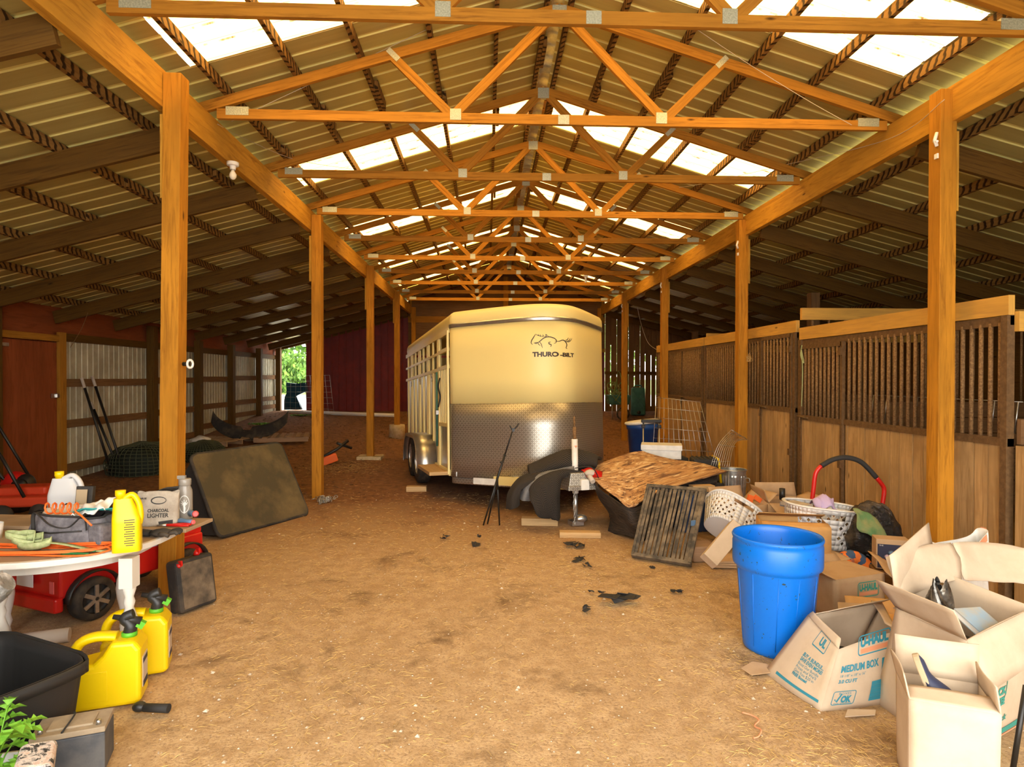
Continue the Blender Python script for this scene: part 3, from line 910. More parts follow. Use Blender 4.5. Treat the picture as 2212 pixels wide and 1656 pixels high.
# escape door at the front left
D_ = MB()
x = -W2 - .022
for y in (.16, .84): D_.box((x, y, 1.37), (.03, .05, 1.98))
for z in (.42, 1.05, 1.86, 2.10, 2.33): D_.box((x, .5, z), (.03, .70, .055))
ed = D_.build('side_door_frame', 'white_paint', T, bevel=.003)
MB().box((x + .012, .5, 1.13), (.006, .64, 1.42)).build('door_skin', 'aluminium', ed)
m = MB()
for y in (.30, .42, .56, .68): m.box((x + .004, y, 1.45), (.016, .035, .78))
m.build('door_ribs', 'white_paint', ed)
MB().tube(path3([(x - .03, .62, 1.72), (x - .06, .60, 1.6), (x - .03, .62, 1.45), (x - .06, .6, 1.3)], 5), .012, 8).build('door_handle', 'black_metal', ed)
MB().tube([(x - .03, .90, 1.82), (x - .03, .90, .72)], .016, 8).build('latch_rod', 'teal_plastic', T)
MB().box((x - .03, .86, 1.22), (.05, .07, .06)).build('latch', 'steel', T)
for y in (1.4, 2.7, 3.9): MB().tube([(x - .02, y + .04 * math.cos(q), 1.75 + .05 * math.sin(q)) for q in [i * .6 for i in range(9)]], .007, 6).build('tie_ring', 'steel', T)
# fender and wheels
def arch(rr, z0):
    P = []; y1, y2 = 1.80, 2.62
    P.append((y1 - rr, z0)); 
    for i in range(9): a = PI - i / 8 * PI / 2; P.append((y1 + math.cos(a) * rr, .38 + math.sin(a) * rr))
    for i in range(9): a = PI / 2 - i / 8 * PI / 2; P.append((y2 + math.cos(a) * rr, .38 + math.sin(a) * rr))
    P.append((y2 + rr, z0)); return P
for s_ in (-1, 1):
    m = MB(); P = arch(.47, .36); Q = arch(.44, .36)
    xo, xi = s_ * 1.42, s_ * 1.10
    m.grid(lambda u, v: (xi + (xo - xi) * v, *(P[round(u * (len(P) - 1))])), len(P) - 1, 1)
    m.grid(lambda u, v: (xo, P[round(u * (len(P) - 1))][0], P[round(u * (len(P) - 1))][1] + 0) if v < .5 else (xo, Q[round(u * (len(P) - 1))][0], Q[round(u * (len(P) - 1))][1] - .02), len(P) - 1, 1, smooth=False)
    m.build('wheel_fender', 'aluminium', T, solid=.006, bevel=.0)
    for wy in (1.80, 2.56):
        R = RY(s_ * PI / 2); wz = .345 + .045 * wy
        c = V((s_ * 1.26, wy, wz))
        tw = MB().lathe([(.20, -.10), (.30, -.105), (.335, -.09), (.35, -.05), (.352, 0), (.35, .05), (.335, .09), (.30, .105), (.21, .10)], c, R, 36, caps=False).build('tyre', 'tyre', T)
        MB().lathe([(.21, .095), (.20, .05), (.12, .03), (.06, .05), (.055, .09), (.0, .10)], c, R, 24, caps=False).build('rim', 'galv', tw)
    MB().box((s_ * 1.27, .72, .395), (.28, 1.15, .05)).build('running_board', 'wood_block', T, bevel=.006)
# tongue, coupler, jack
for s_ in (-1, 1): MB().beam((s_ * .85, -.1, .33), (s_ * .06, -1.62, .40), .06, .11).build('tongue_beam', 'white_paint', T)
MB().box((0, -1.60, .47), (.32, .40, .16), ta=(.75, .85)).box((0, -1.60, .385), (.34, .44, .05)).build('tool_box', 'tread_plate', T, bevel=.004)
MB().box((.03, -1.78, .42), (.10, .10, .12)).build('coupler_block', 'foam_white', T, bevel=.01)
MB().blob((.10, -1.80, .55), (.065, .05, .04), amp=.08).tube([(.08, -1.80, .53), (.09, -1.90, .46)], .028, 10).build('coupler', 'clay_paper', T)
j = MB().tube([(.0, -1.60, .30), (.0, -1.60, .92)], .036, 14).build('jack_tube', 'foam_white', T, bevel=0)
MB().tube([(0, -1.60, .92), (0, -1.60, 1.06)], .02, 10).tube([(0, -1.6, 1.06), (0, -1.6, 1.18)], .011, 8).build('jack_screw', 'rust', j)
MB().tube([(0, -1.637, .82), (0, -1.637, .835)], .004, 4).box((0, -1.637, .84), (.03, .004, .012)).build('jack_sticker', 'ink_orange', j)
MB().tube([(0, -1.60, .32), (0, -1.60, .02)], .026, 10).box((0, -1.6, -.035), (.14, .14, .05)).blob((.04, -1.65, .02), (.07, .06, .05), amp=.1).build('jack_foot', 'steel', T)
m = MB()
for k in range(11):
    c = V((-.09 + .004 * math.sin(k), -1.78, .36 - k * .036)); R = RZ(PI / 2 * (k % 2))
    m.tube([c + R @ V((.010 * math.cos(a), 0, .022 * math.sin(a))) for a in [q * PI / 4 for q in range(8)]], .0042, 5, closed=True)
m.build('safety_chain', 'galv', T)
m = MB(); m.tube(path3([(-.05, -1.72, .60), (.08, -1.86, .62), (.18, -1.84, .5), (.2, -1.8, .35)], 5), .006, 6); m.build('brake_cable', 'black_rubber', T)
MB().box((-.72, -.46, .33), (.5, .012, .08), RZ(-.80)).build('white_skirt_patch', 'foam_white', T)
# emblem and lettering on the nose
items = []
tx, tf = text_mesh('THURO', .058, .004, 0, 1.0); tw_ = max(v[0] for v in tx)
tx2, tf2 = text_mesh('-BILT', .050, .003, 0, .95); tw2 = max(v[0] for v in tx2)
k = .50 / (tw_ + tw2 + .01)
items = [([(x * k, y) for x, y in tx], tf, 0, 0), ([(x * k, y) for x, y in tx2], tf2, (tw_ + .01) * k, 0)]
decal(items, lambda x, y: nose((x - .27) * (1.0 if x < .27 else 1.4), 1.925 + y, .003), 'nose_lettering', 'ink_brown', T, 'dark brown maker lettering')
hs = [[(1030, 528), (1021, 520), (1024, 506), (1033, 492), (1041, 480), (1048, 470)], [(1036, 522), (1046, 518), (1060, 518), (1072, 510), (1088, 497), (1105, 489), (1128, 488), (1148, 494), (1160, 506), (1158, 518), (1148, 524)],
      [(1132, 516), (1121, 518), (1122, 526), (1134, 531), (1130, 543)], [(1152, 510), (1172, 511), (1192, 504), (1206, 510), (1216, 528), (1211, 546), (1218, 550)], [(1200, 508), (1224, 512), (1240, 504), (1251, 489)], [(1216, 508), (1230, 504), (1238, 490)], [(1206, 505), (1219, 500), (1226, 488)],
      [(1068, 514), (1078, 528), (1084, 548)], [(1050, 472), (1058, 478), (1066, 480), (1062, 472)], [(1066, 480), (1076, 484), (1072, 474)], [(1078, 484), (1090, 484), (1086, 474)], [(1092, 484), (1106, 486), (1104, 474), (1118, 484)], [(1056, 516), (1062, 526), (1072, 536)], [(1040, 520), (1050, 524), (1056, 516)]]
its = []
for st in hs:
    P = [((x - 1140) / 2.509 / 174.0 + 0.0, (562 - y) / 2.509 / 174.0) for x, y in st]
    vs, fs = stroke(smooth2(P, 5), .0125 if len(st) > 4 else .009); its.append((vs, fs, 0, 0))
decal(its, lambda x, y: nose(x * (.98 if x < 0 else 1.2) - .02, 2.00 + y * 1.0, .003), 'horse_emblem', 'ink_brown', T, 'running horse line emblem')

# ================================================================== around the trailer
def block(p, L, w, h, rz, lab, name='wood_block', cat='wood block', mat='wood_block'):
    m = MB().box((p[0], p[1], p[2] + h / 2), (L, w, h), RZ(rz)); return tag(m.build(name, mat, bevel=.008), lab, cat)
p = at_z(1166, 1133); block((p.x, p.y, ground_z(p.x, p.y)), .42, .13, .085, -.12, 'split wood block on the dirt beneath the hanging quilted blanket')
p = at_z(1252, 1158); block((p.x, p.y - .02, ground_z(p.x, p.y)), .44, .12, .06, -.08, 'pale board on the dirt in front of the trailer jack foot')
p = at_z(905, 1054); block((p.x, p.y - .30, ground_z(p.x, p.y)), .30, .12, .08, 0, 'wood chock on the dirt by the trailer wheel')
# tripod
o = thing('tripod', 'black folding tripod stand leaning beside the trailer nose', 'tripod', (0.08, 7.05, 0))
b0 = V((0.12, 7.05, .0)); ap = at_y(1074, 1034, 7.0)
for px, py in ((1044, 1134), (1079, 1134), (1053, 1131)):
    f_ = at_z(px, py, .005); m = MB().tube([f_, f_.lerp(ap, .5), ap], [.009, .011, .012], 8); m.build('leg', 'black_metal', o, world=True)
hd = at_y(1107, 930, 6.95)
MB().tube([ap + V((0, 0, -.12)), ap, ap.lerp(hd, .5)], [.014, .014, .013], 8).tube([ap.lerp(hd, .5), hd], .009, 8).build('centre_column', 'black_metal', o, world=True)
MB().tube([ap.lerp(hd, .35) + V((-.03, 0, 0)), ap.lerp(hd, .35)], .012, 8).build('clamp_knob', 'black_plastic', o, world=True)
MB().tube([ap.lerp(hd, .49), ap.lerp(hd, .51)], .018, 10).build('collar', 'black_plastic', o, world=True)
MB().box(hd + V((.01, 0, .01)), (.03, .03, .04)).tube([hd, hd + V((.05, 0, .05)), hd + V((.07, 0, .085))], .009, 8).tube([hd, hd + V((-.03, 0, .06))], .007, 8).build('phone_clamp', 'black_plastic', o, world=True)
# moving blankets over the tongue
def cloth(rows, mat, lab, name='moving_blanket', cat='blanket', th=.018, wr=.006, seed=0, nu=28, nv=20, f=14, group=None):
    m = drape(rows, nu, nv, wr, seed, f); return tag(m.build(name, mat, solid=th, offs=0), lab, cat, group)
Pt = at_y
cloth([[Pt(1142, 1018, 7.35), Pt(1190, 985, 7.45), Pt(1245, 975, 7.45), Pt(1300, 992, 7.4)],
       [Pt(1140, 1008, 7.15), Pt(1190, 985, 7.2), Pt(1245, 972, 7.2), Pt(1292, 990, 7.15)],
       [Pt(1145, 1025, 7.0), Pt(1190, 1010, 7.02), Pt(1240, 1000, 7.05), Pt(1290, 1002, 7.05)],
       [Pt(1156, 1036, 7.1), Pt(1200, 1024, 7.15), Pt(1245, 1014, 7.2), Pt(1285, 1012, 7.2)]], 'quilt', 'black quilted moving blanket bundled on top of the trailer tongue', seed=1, th=.03)
cloth([[Pt(1095, 1098, 6.95), Pt(1098, 1065, 6.95), Pt(1122, 1033, 7.0), Pt(1160, 1018, 7.08)],
       [Pt(1108, 1100, 6.85), Pt(1110, 1065, 6.85), Pt(1135, 1035, 6.9), Pt(1175, 1022, 6.98)],
       [Pt(1122, 1088, 6.9), Pt(1124, 1062, 6.85), Pt(1150, 1042, 6.88), Pt(1195, 1028, 6.95)]], 'quilt', 'black blanket corner hanging at the far left of the trailer tongue', seed=2, th=.025)
cloth([[Pt(1122, 1072, 6.98), Pt(1135, 1040, 6.95), Pt(1175, 1020, 6.98), Pt(1240, 1008, 7.02)],
       [Pt(1130, 1082, 6.86), Pt(1145, 1050, 6.84), Pt(1190, 1028, 6.88), Pt(1240, 1016, 6.95)],
       [Pt(1145, 1080, 6.9), Pt(1160, 1055, 6.85), Pt(1195, 1038, 6.85), Pt(1240, 1026, 6.95)]], 'blanket_grey', 'faded grey blanket between the two black quilted ones', seed=3, th=.02)
cloth([[Pt(1143, 1062, 6.82), Pt(1150, 1045, 6.82), Pt(1178, 1024, 6.84), Pt(1215, 1015, 6.9), Pt(1262, 1018, 6.95)],
       [Pt(1148, 1085, 6.72), Pt(1165, 1062, 6.74), Pt(1185, 1045, 6.76), Pt(1205, 1036, 6.8), Pt(1215, 1032, 6.9)],
       [Pt(1160, 1112, 6.72), Pt(1175, 1092, 6.74), Pt(1190, 1080, 6.76), Pt(1203, 1075, 6.8), Pt(1208, 1068, 6.92)],
       [Pt(1185, 1119, 6.85), Pt(1192, 1119, 6.85), Pt(1200, 1122, 6.85), Pt(1206, 1124, 6.88), Pt(1208, 1118, 6.95)]], 'quilt', 'black herringbone quilted blanket hanging to the ground left of the jack', seed=4, th=.02)
cloth([[Pt(1255, 1015, 7.0), Pt(1275, 1012, 7.0), Pt(1300, 1020, 7.0)], [Pt(1265, 1024, 6.9), Pt(1283, 1020, 6.85), Pt(1300, 1026, 6.9)], [Pt(1270, 1032, 6.9), Pt(1285, 1030, 6.88), Pt(1298, 1032, 6.9)]],
      'red_plastic', 'crumpled red and black glove lying between blankets and camouflage cloth', 'work_glove', 'glove', th=.02, seed=5, nu=10, nv=8)

# ================================================================== left side: table and what is on it
TZ = .74
tb = thing('round_table', 'old white round table with turned legs and chipped edge', 'table', (-2.62, 3.85, 0))
def sup(cx, cy, rx, ry, n, k=56):
    return [(cx + rx * math.copysign(abs(math.cos(a)) ** (2 / n), math.cos(a)), cy + ry * math.copysign(abs(math.sin(a)) ** (2 / n), math.sin(a))) for a in [2 * PI * i / k for i in range(k)]]
wood('table_top', (.42, .29, .17), (.30, .20, .11), gs=10, dirt=(.30, .21, .13))
plain('rim_white', (.66, .62, .55), .6)
m = MB(); m.prism(sup(-.14, 0, .82, .62, 2.5), .034, I3, (0, 0, TZ - .034)); m.build('tabletop', 'rim_white', tb, bevel=.006)
m = MB(); m.prism(sup(-.14, 0, .80, .60, 2.5), .003, I3, (0, 0, TZ)); m.build('tabletop_surface', 'table_top', tb)
m = MB(); P = sup(-.14, 0, .66, .46, 2.5); m.prism(P, .075, I3, (0, 0, TZ - .11)); m.build('apron', 'rim_white', tb)
prof = [(.018, 0), (.028, .02), (.022, .06), (.034, .10), (.024, .14), (.040, .22), (.047, .28), (.040, .34), (.022, .40), (.030, .43), (.022, .46), (.034, .50), (.034, .52)]
for lx, ly in ((-2.02, 3.55), (-2.45, 4.24), (-2.63, 3.42), (-3.15, 4.15)):
    MB().lathe(prof, (lx, ly, 0), n=20).box((lx, ly, .60), (.075, .075, .17)).build('leg', 'rim_white', tb, world=True)
o = MB().beam((-3.35, 4.16, TZ + .016), (-1.83, 3.99, TZ + .016), .30, .022)
tag(o.build('plank', 'table_top', bevel=.003), 'weathered plank laid across the back of the round table', 'plank')
ZP = TZ + .03


def jug(name, lab, loc, rz, mat, capmat, h=.29, w=.165, d=.11, label_mat=None):
    o = thing(name, lab, 'jug', loc, rz)
    def cs(z):  # half widths by height
        k = z / h
        if k < .06: q = .92 + k
        elif k < .62: q = 1.0
        else: q = 1 - (k - .62) / .38 * .62
        return q
    m = MB(); N = 28
    def fn(u, v):
        a = u * 2 * PI; z = v * h; q = cs(z)
        x = math.copysign(abs(math.cos(a)) ** .5, math.cos(a)) * w / 2 * (1 if v < .62 else 1 - (v - .62) * 1.0)
        y = math.copysign(abs(math.sin(a)) ** .5, math.sin(a)) * d / 2 * q
        return (x - (max(0, v - .62) * .05), y, z)
    m.grid(fn, N, 20, closed_u=True); m.face([m.add([(0, 0, 0)])] * 0 or [0, 1, 2]) if False else None
    m.poly([fn(i / N, 0) for i in range(N)][::-1]); m.poly([fn(i / N, 1) for i in range(N)])
    m.build('jug_body', mat, o)
    MB().lathe([(.022, h - .01), (.022, h + .012), (.026, h + .014), (.026, h + .045), (.0, h + .045)], (-w * .22, 0, 0), n=20).build('cap', capmat, o)
    MB().tube(path3([(-w * .10, 0, h - .005), (w * .18, 0, h + .018), (w * .40, 0, h - .03), (w * .47, 0, h - .10), (w * .42, 0, h * .5)], 5), [.019] * 21, 12, flat=.8).build('handle', mat, o)
    if label_mat:
        f = qmap((-w * .28, -d / 2 - .0, .03), (w * .38, -d / 2, .03), (w * .38, -d / 2, .17), (-w * .28, -d / 2, .17), w * .66, .14, .002)
        MB().poly([f(0, 0), f(w * .66, 0), f(w * .66, .14), f(0, .14)]).build('label', label_mat, o)
    return o
J = jug('yellow_jug', 'bright yellow plastic jug with handle standing near the edge of the round table', (-1.985, 3.47, TZ + .003), .35, 'yellow', 'yellow', w=.14)
its = []
for k, s_ in enumerate(('WARNING', 'KEEP OUT OF', 'REACH', 'MIX RATIO', 'USE WITH CARE')):
    pass
fm = lambda x, y: (.048 + y * 0, -.0 - .035 + x * 1.0, .0) 
m = MB()
for q in range(12): m.box((.02 + .0, -.0565, .04 + q * .0125), (.05 if q % 3 else .035, .001, .004))
m.build('label_print', 'ink_black', J)
jug('white_jug', 'white plastic jug with yellow cap behind the tool bag', (-2.74, 4.12, ZP), .1, 'white_jug', 'yellow', h=.27, w=.20, d=.12)
# tool bag
o = thing('tool_bag', 'grey fabric tool bag with black straps, stuffed with odds and ends', 'bag', (-2.38, 3.66, TZ + .003), -.05)
def bagf(u, v):
    a = u * 2 * PI; k = 1 - .18 * v + .05 * math.sin(v * PI)
    x = math.copysign(abs(math.cos(a)) ** .6, math.cos(a)) * .25 * k; y = math.copysign(abs(math.sin(a)) ** .6, math.sin(a)) * .125 * k
    return (x + .008 * math.sin(9 * a), y + .006 * math.sin(7 * a + v * 5), v * .17 + .012 * math.sin(2 * a) * v)
m = MB(); m.grid(bagf, 40, 12, closed_u=True); m.poly([bagf(i / 40, 0) for i in range(40)][::-1]); m.build('bag_body', 'grey_fabric', o, solid=.006, offs=-1)
m = MB(); m.tube([V(bagf(i / 40, 1)) for i in range(40)], .007, 6, closed=True); m.build('rim_piping', 'black_rubber', o)
for y in (-.13, .12): MB().tube(path3([(-.15, y, .10), (-.13, y - .015, .20), (-.03, y - .03, .135), (.06, y - .02, .12), (.13, y, .18), (.15, y, .10)], 6), .010, 6, flat=.35).build('strap', 'black_rubber', o)
MB().tube([(-.2, -.122, .095), (-.05, -.136, .085), (.12, -.128, .095)], .004, 6).build('zipper', 'black_metal', o)
MB().box((.20, -.08, .07), (.10, .10, .12), RZ(-.3)).build('end_pocket', 'grey_fabric', o, bevel=.02, seg=3)
for i, (c, mt, nm, lab) in enumerate([((-2.45, 3.68, .90), 'clay_paper', 'folded_paper', 'dusty folded paper sticking out of the tool bag'), ((-2.22, 3.64, .91), 'teal_cloth', 'cloth_rag', 'teal and white rag on the right of the tool bag')]):
    r = random.Random(i + 4); c = V(c)
    rows = [[c + V((-.12 + .12 * a + r.uniform(-.02, .02), -.08 + b * .07, r.uniform(-.02, .05))) for a in range(3)] for b in range(3)]
    cloth(rows, mt, lab, nm, 'cloth', .006, .006, i, 14, 12, 10)
cloth([[(-2.36, 3.58, .90), (-2.26, 3.56, .93), (-2.16, 3.56, .95)], [(-2.38, 3.66, .93), (-2.26, 3.66, .97), (-2.14, 3.64, .99)], [(-2.36, 3.72, .92), (-2.26, 3.74, .95), (-2.12, 3.72, .97)]], 'foam_white', 'crumpled pale plastic wrap on top of the tool bag', 'plastic_wrap', 'plastic wrap', .005, .012, 8, 20, 16, 16)
m = MB().box((-2.50, 3.92, .90), (.095, .04, .24), RX(-.15) @ RZ(.15)); o = m.build('seed_packet', 'dusty_black', bevel=.004); tag(o, 'small dark printed packet propped beside the white jug', 'packet')
MB().box((-2.50, 3.892, .96), (.06, .004, .09), RX(-.15) @ RZ(.15)).build('packet_label', 'tan', o, world=True)
m = MB(); m.tube([V((-2.50 + .0045 * i * 1.0, 3.58 + .03 * math.cos(i * .7), .955 + .03 * math.sin(i * .7))) for i in range(42)] + [(-2.25, 3.50, .93), (-2.17, 3.46, .885)], .0055, 6)
tag(m.build('coiled_air_hose', 'orange'), 'short orange coiled air hose on the tool bag', 'hose')
# charcoal bag
o = thing('charcoal_bag', 'crumpled paper charcoal bag with black lettering on the round table', 'bag', (-2.075, 3.97, ZP), .12)
def cbf(u, v):
    a = u * 2 * PI; k = 1 - .55 * max(0, v - .55)
    return (math.copysign(abs(math.cos(a)) ** .5, math.cos(a)) * .115 * (1 + .05 * v), math.copysign(abs(math.sin(a)) ** .6, math.sin(a)) * .05 * (1 - v * .75), v * .205 + .008 * math.sin(3 * a) * v)
m = MB(); m.grid(cbf, 36, 12, closed_u=True); m.poly([cbf(i / 36, 0) for i in range(36)][::-1]); m.build('bag_body', 'paper_bag', o, solid=.003)
items = []
for s_, hh, x0, y0 in (('CHARCOAL', .019, -.052, .085), ('LIGHTER', .025, -.052, .052), ('64 FL OZ', .009, -.10, .165)):
    vs, fs = text_mesh(s_, hh, .001); wd = max(v[0] for v in vs); k = (.125 if hh > .01 else .04) / wd; items.append(([(x * k, y) for x, y in vs], fs, x0, y0))
its2 = stroke([(math.cos(a) * .043 + .01, math.sin(a) * .021 + .155) for a in [i * PI / 12 for i in range(25)]], .007); items.append((*its2, 0, 0))
decal(items, lambda x, y: (x, -.052 + y * .155, y), 'bag_lettering', 'ink_black', o)
MB().poly([(.02, -.0525, .004), (.10, -.0525, .004), (.10, -.049, .036), (.015, -.049, .026)]).build('bag_band', 'ink_black', o)
cloth([[(-2.38, 4.08, .93), (-2.2, 4.1, .96), (-2.0, 4.1, .985)], [(-2.38, 4.14, .86), (-2.2, 4.16, .88), (-2.0, 4.16, .90)], [(-2.38, 4.14, ZP + .01), (-2.2, 4.16, ZP + .01), (-2.0, 4.16, ZP + .01)]], 'dusty_black', 'dusty brown plastic sack behind the charcoal bag', 'plastic_sack', 'sack', .006, .008, 2, 16, 10, 12)
# water bottle
o = thing('water_bottle', 'tall clear grey water bottle with white tree print on the plank', 'bottle', (-1.985, 4.12, ZP - .002), 0)
plain('smoke_plastic', (.30, .27, .23), .25)
MB().lathe([(.0, 0), (.043, 0), (.046, .01), (.046, .17), (.044, .19), (.034, .215), (.034, .225)], n=28).build('bottle_body', 'smoke_plastic', o)
MB().lathe([(.036, .222), (.038, .225), (.038, .262), (.034, .266), (0, .266)], n=24).box((-.02, 0, .275), (.05, .022, .022)).build('cap', 'smoke_plastic', o)
its = [(*stroke([(math.cos(a) * .030, math.sin(a) * .055 + .105) for a in [i * PI / 10 for i in range(21)]], .006), 0, 0), (*stroke([(0, .045), (.002, .08), (-.003, .11)], .012), 0, 0)]
for a in range(8): its.append((*stroke([(0, .09 + .004 * a), (.02 * math.cos(a * .8), .115 + .02 * math.sin(a * .8))], .005), 0, 0))
decal(its, lambda x, y: (math.sin(x / .046 + .35) * .0475, -math.cos(x / .046 + .35) * .0475, y), 'tree_print', 'white_plastic', o)
# small tools at the right end of the plank
def tool(name, lab, cat, a, b, r, mats, tipmat=None):
    a, b = V(a), V(b); o = thing(name, lab, cat, (a + b) / 2)
    MB().tube([a, a.lerp(b, .1), a.lerp(b, .5), a.lerp(b, .93)], [r * .7, r, r * .8, r], 10).build('grip', mats, o, world=True)
    MB().tube([a.lerp(b, .93), b], [r, r * .6], 10).build('tip', tipmat or mats, o, world=True); return o
z_ = ZP + .02
tool('hand_tool', 'blue handled garden hand tool with pink end lying behind the bottle', 'hand tool', (-1.94, 4.10, z_ + .02), (-1.86, 4.00, z_ + .035), .022, 'steel_blue', 'pink_tip')
tool('hand_tool', 'blue handled tool with pink tip at the right end of the plank', 'hand tool', (-1.955, 3.98, z_), (-1.835, 3.925, z_), .017, 'steel_blue', 'pink_tip')
tool('hand_tool', 'pale blue tube tool with tan end left of the water bottle', 'hand tool', (-2.06, 4.06, z_ + .02), (-1.995, 3.98, z_ + .035), .016, 'teal_cloth', 'tan')
o = thing('pliers', 'red handled pliers lying open on the plank', 'pliers', (-1.9, 3.92, ZP + .01))
for s_ in (-1, 1): MB().tube(path3([(-2.0, 3.90, ZP + .01), (-1.95, 3.90 + s_ * .008, ZP + .01), (-1.90, 3.905 + s_ * .02, ZP + .01), (-1.85, 3.90 + s_ * .012, ZP + .01)], 4), .008, 8).build('handle', 'red_plastic', o, world=True)
MB().tube([(-2.05, 3.90, ZP + .008), (-1.99, 3.90, ZP + .01)], [.004, .01], 8).build('jaw', 'steel', o, world=True)
# dark work glove
o = thing('work_glove', 'dusty dark work glove lying limp beside the yellow jug', 'glove', (-1.96, 3.78, TZ + .003), .2)
MB().blob((0, 0, .022), (.07, .045, .022), amp=.10, seed=3).tube([(-.06, 0, .02), (-.11, .01, .025)], [.03, .034], 10, flat=.6).build('palm', 'dusty_black', o)
for q in range(4): MB().tube(path3([(.05, -.03 + q * .02, .02), (.085, -.04 + q * .025, .026), (.115 - .01 * abs(q - 1.5), -.045 + q * .027, .014)], 4), [.012] * 8 + [.009], 8).build('finger', 'dusty_black', o)
MB().tube(path3([(.0, -.04, .02), (.03, -.065, .025), (.06, -.075, .014)], 4), .012, 8).build('thumb', 'dusty_black', o)
# extension cord
m = MB(); r = random.Random(2); pts = []
for k in range(5):
    cx, cy = -2.50 + r.uniform(-.08, .08), 3.50 + r.uniform(-.03, .03)
    for i in range(12):
        a = i / 12 * 2 * PI; pts.append((cx + math.cos(a) * (.30 + .03 * k), min(cy + math.sin(a) * (.11 + .015 * k), 3.52) if math.cos(a) > -.6 else cy + math.sin(a) * .1, TZ + .008 + .006 * k + .004 * math.sin(a * 3)))
m.tube(path3(pts, 3), .0052, 6)
m.tube(path3([(-2.10, 3.46, TZ + .03), (-2.05, 3.42, TZ + .02), (-2.14, 3.345, TZ + .012), (-2.4, 3.36, TZ + .012), (-2.65, 3.40, TZ + .012)], 6), .0052, 6)
tag(m.build('extension_cord', 'orange'), 'orange extension cord looped over the left of the round table', 'cord')
m = MB()
for k in range(4):
    cx, cy = -2.60 + k * .045, 3.50 - .01 * k
    m.grid(lambda u, v: (cx + math.cos(u * 2 * PI) * (.055 + .006 * k), cy + math.sin(u * 2 * PI) * .03, TZ + .045 + v * .035 + .03 * math.sin(u * PI + k)), 20, 1, closed_u=True)
m.grid(lambda u, v: (-2.50 + u * .42, 3.46 - .05 * u + v * .035, TZ + .045 - u * .02 + .012 * math.sin(u * 5)), 16, 1)
tag(m.build('webbing_strap', 'webbing', solid=.003), 'pale green webbing strap heaped on the orange cord', 'strap')
o = thing('pruning_shears', 'green handled pruning shears on the front of the round table', 'shears', (-2.2, 3.38, TZ + .01))
for q in (0, 1): MB().tube(path3([(-2.27, 3.37 + q * .02, TZ + .014), (-2.20, 3.365 + q * .045, TZ + .018), (-2.12, 3.36 + q * .06, TZ + .016)], 4), [.010] * 8 + [.007], 8, flat=.7).build('handle', 'dark_green', o, world=True)
MB().prism([(0, -.012), (.07, -.004), (.07, .006), (0, .014)], .004, RZ(PI + .1), (-2.26, 3.385, TZ + .012)).build('blade', 'steel', o, world=True)
m = MB().lathe([(0, .0), (.05, 0), (.06, .09), (.055, .09), (.046, .005), (0, .005)], (-2.93, 3.75, TZ + .003), n=24); tag(m.build('plastic_tub', 'white_plastic'), 'small white tub at the far left end of the table', 'tub')
# rolled plastic leaning at the left edge
m = MB().tube(path3([(-2.95, 3.02, .16), (-2.72, 3.06, .42), (-2.52, 3.08, .58), (-2.35, 3.1, .70)], 5), [.11, .115, .115, .11, .11, .105, .10, .10, .095, .09, .085, .08, .075, .07, .062, .05], 14)
o = m.build('plastic_roll', 'plastic_film'); tag(o, 'grey plastic bag roll with green label at the left edge below the table', 'plastic roll')
MB().grid(lambda u, v: V((-2.42 + u * .07, 3.1 + .0, .645 + u * .05)) + V((-.35 * .09 * math.sin((v - .3) * 2), -.095 * math.cos((v - .3) * 2), .085 * math.sin((v - .3) * 2))), 6, 8).build('green_label', 'dark_green', o, world=True)

# ---- under the table: toy jeep
o = thing('toy_jeep', 'red plastic ride-on toy jeep parked under the round table', 'toy car', (-2.87, 4.86, 0), -.42)
m = MB().box((0, 0, .30), (.54, 1.15, .20)); m.box((0, .40, .42), (.50, .36, .06)); m.build('car_body', 'red_plastic', o, bevel=.02, seg=3)
MB().box((0, -.585, .17), (.56, .06, .10)).build('rear_bumper', 'red_plastic', o, bevel=.015)
m = MB()
for s_ in (-1, 1): m.box((s_ * .255, -.30, .47), (.035, .52, .16)); 
m.box((0, -.56, .47), (.50, .035, .16)); m.build('tub_walls', 'red_plastic', o, bevel=.01)
MB().box((-.05, -.603, .31), (.17, .006, .085)).build('number_plate', 'white_plastic', o)
for s_ in (-1, 1): MB().box((s_ * .23, -.602, .29), (.04, .006, .08)).build('tail_light', 'pink_tip', o)
for s_ in (-1, 1):
    for wy in (-.36, .40):
        c = V((s_ * .27, wy, .15)); R = RY(s_ * PI / 2)
        w_ = MB().lathe([(.09, -.05), (.13, -.055), (.148, -.04), (.15, 0), (.148, .04), (.13, .055), (.10, .05)], c, R, 30, caps=False).build('wheel', 'tyre', o)
        MB().lathe([(.10, .045), (.095, .03), (.03, .035), (.025, .05), (0, .052)], c, R, 20, caps=False).build('hub_disc', 'black_plastic', w_)
        h = MB()
        for q in range(6): a = q * PI / 3; h.box(c + V((s_ * .047, math.sin(a) * .055, math.cos(a) * .055)), (.012, .026, .085), RX(-a))
        h.build('hub_spokes', 'galv', w_)
        MB().grid(lambda u, v: (s_ * (.25 + v * .07), wy + math.cos(u * PI) * .185, .15 + math.sin(u * PI) * .175 + .02), 14, 1).build('mudguard', 'black_plastic', o, solid=.012)
MB().box((.262, -.0, .36), (.012, .34, .10)).build('door_sticker', 'purple_cloth', o)
m = MB().tube([(-2.95, 3.95, .045), (-2.68, 4.05, .045)], .045, 14); tag(m.build('cardboard_tube', 'clay_paper'), 'short pale tube lying on the dirt under the toy jeep', 'tube')
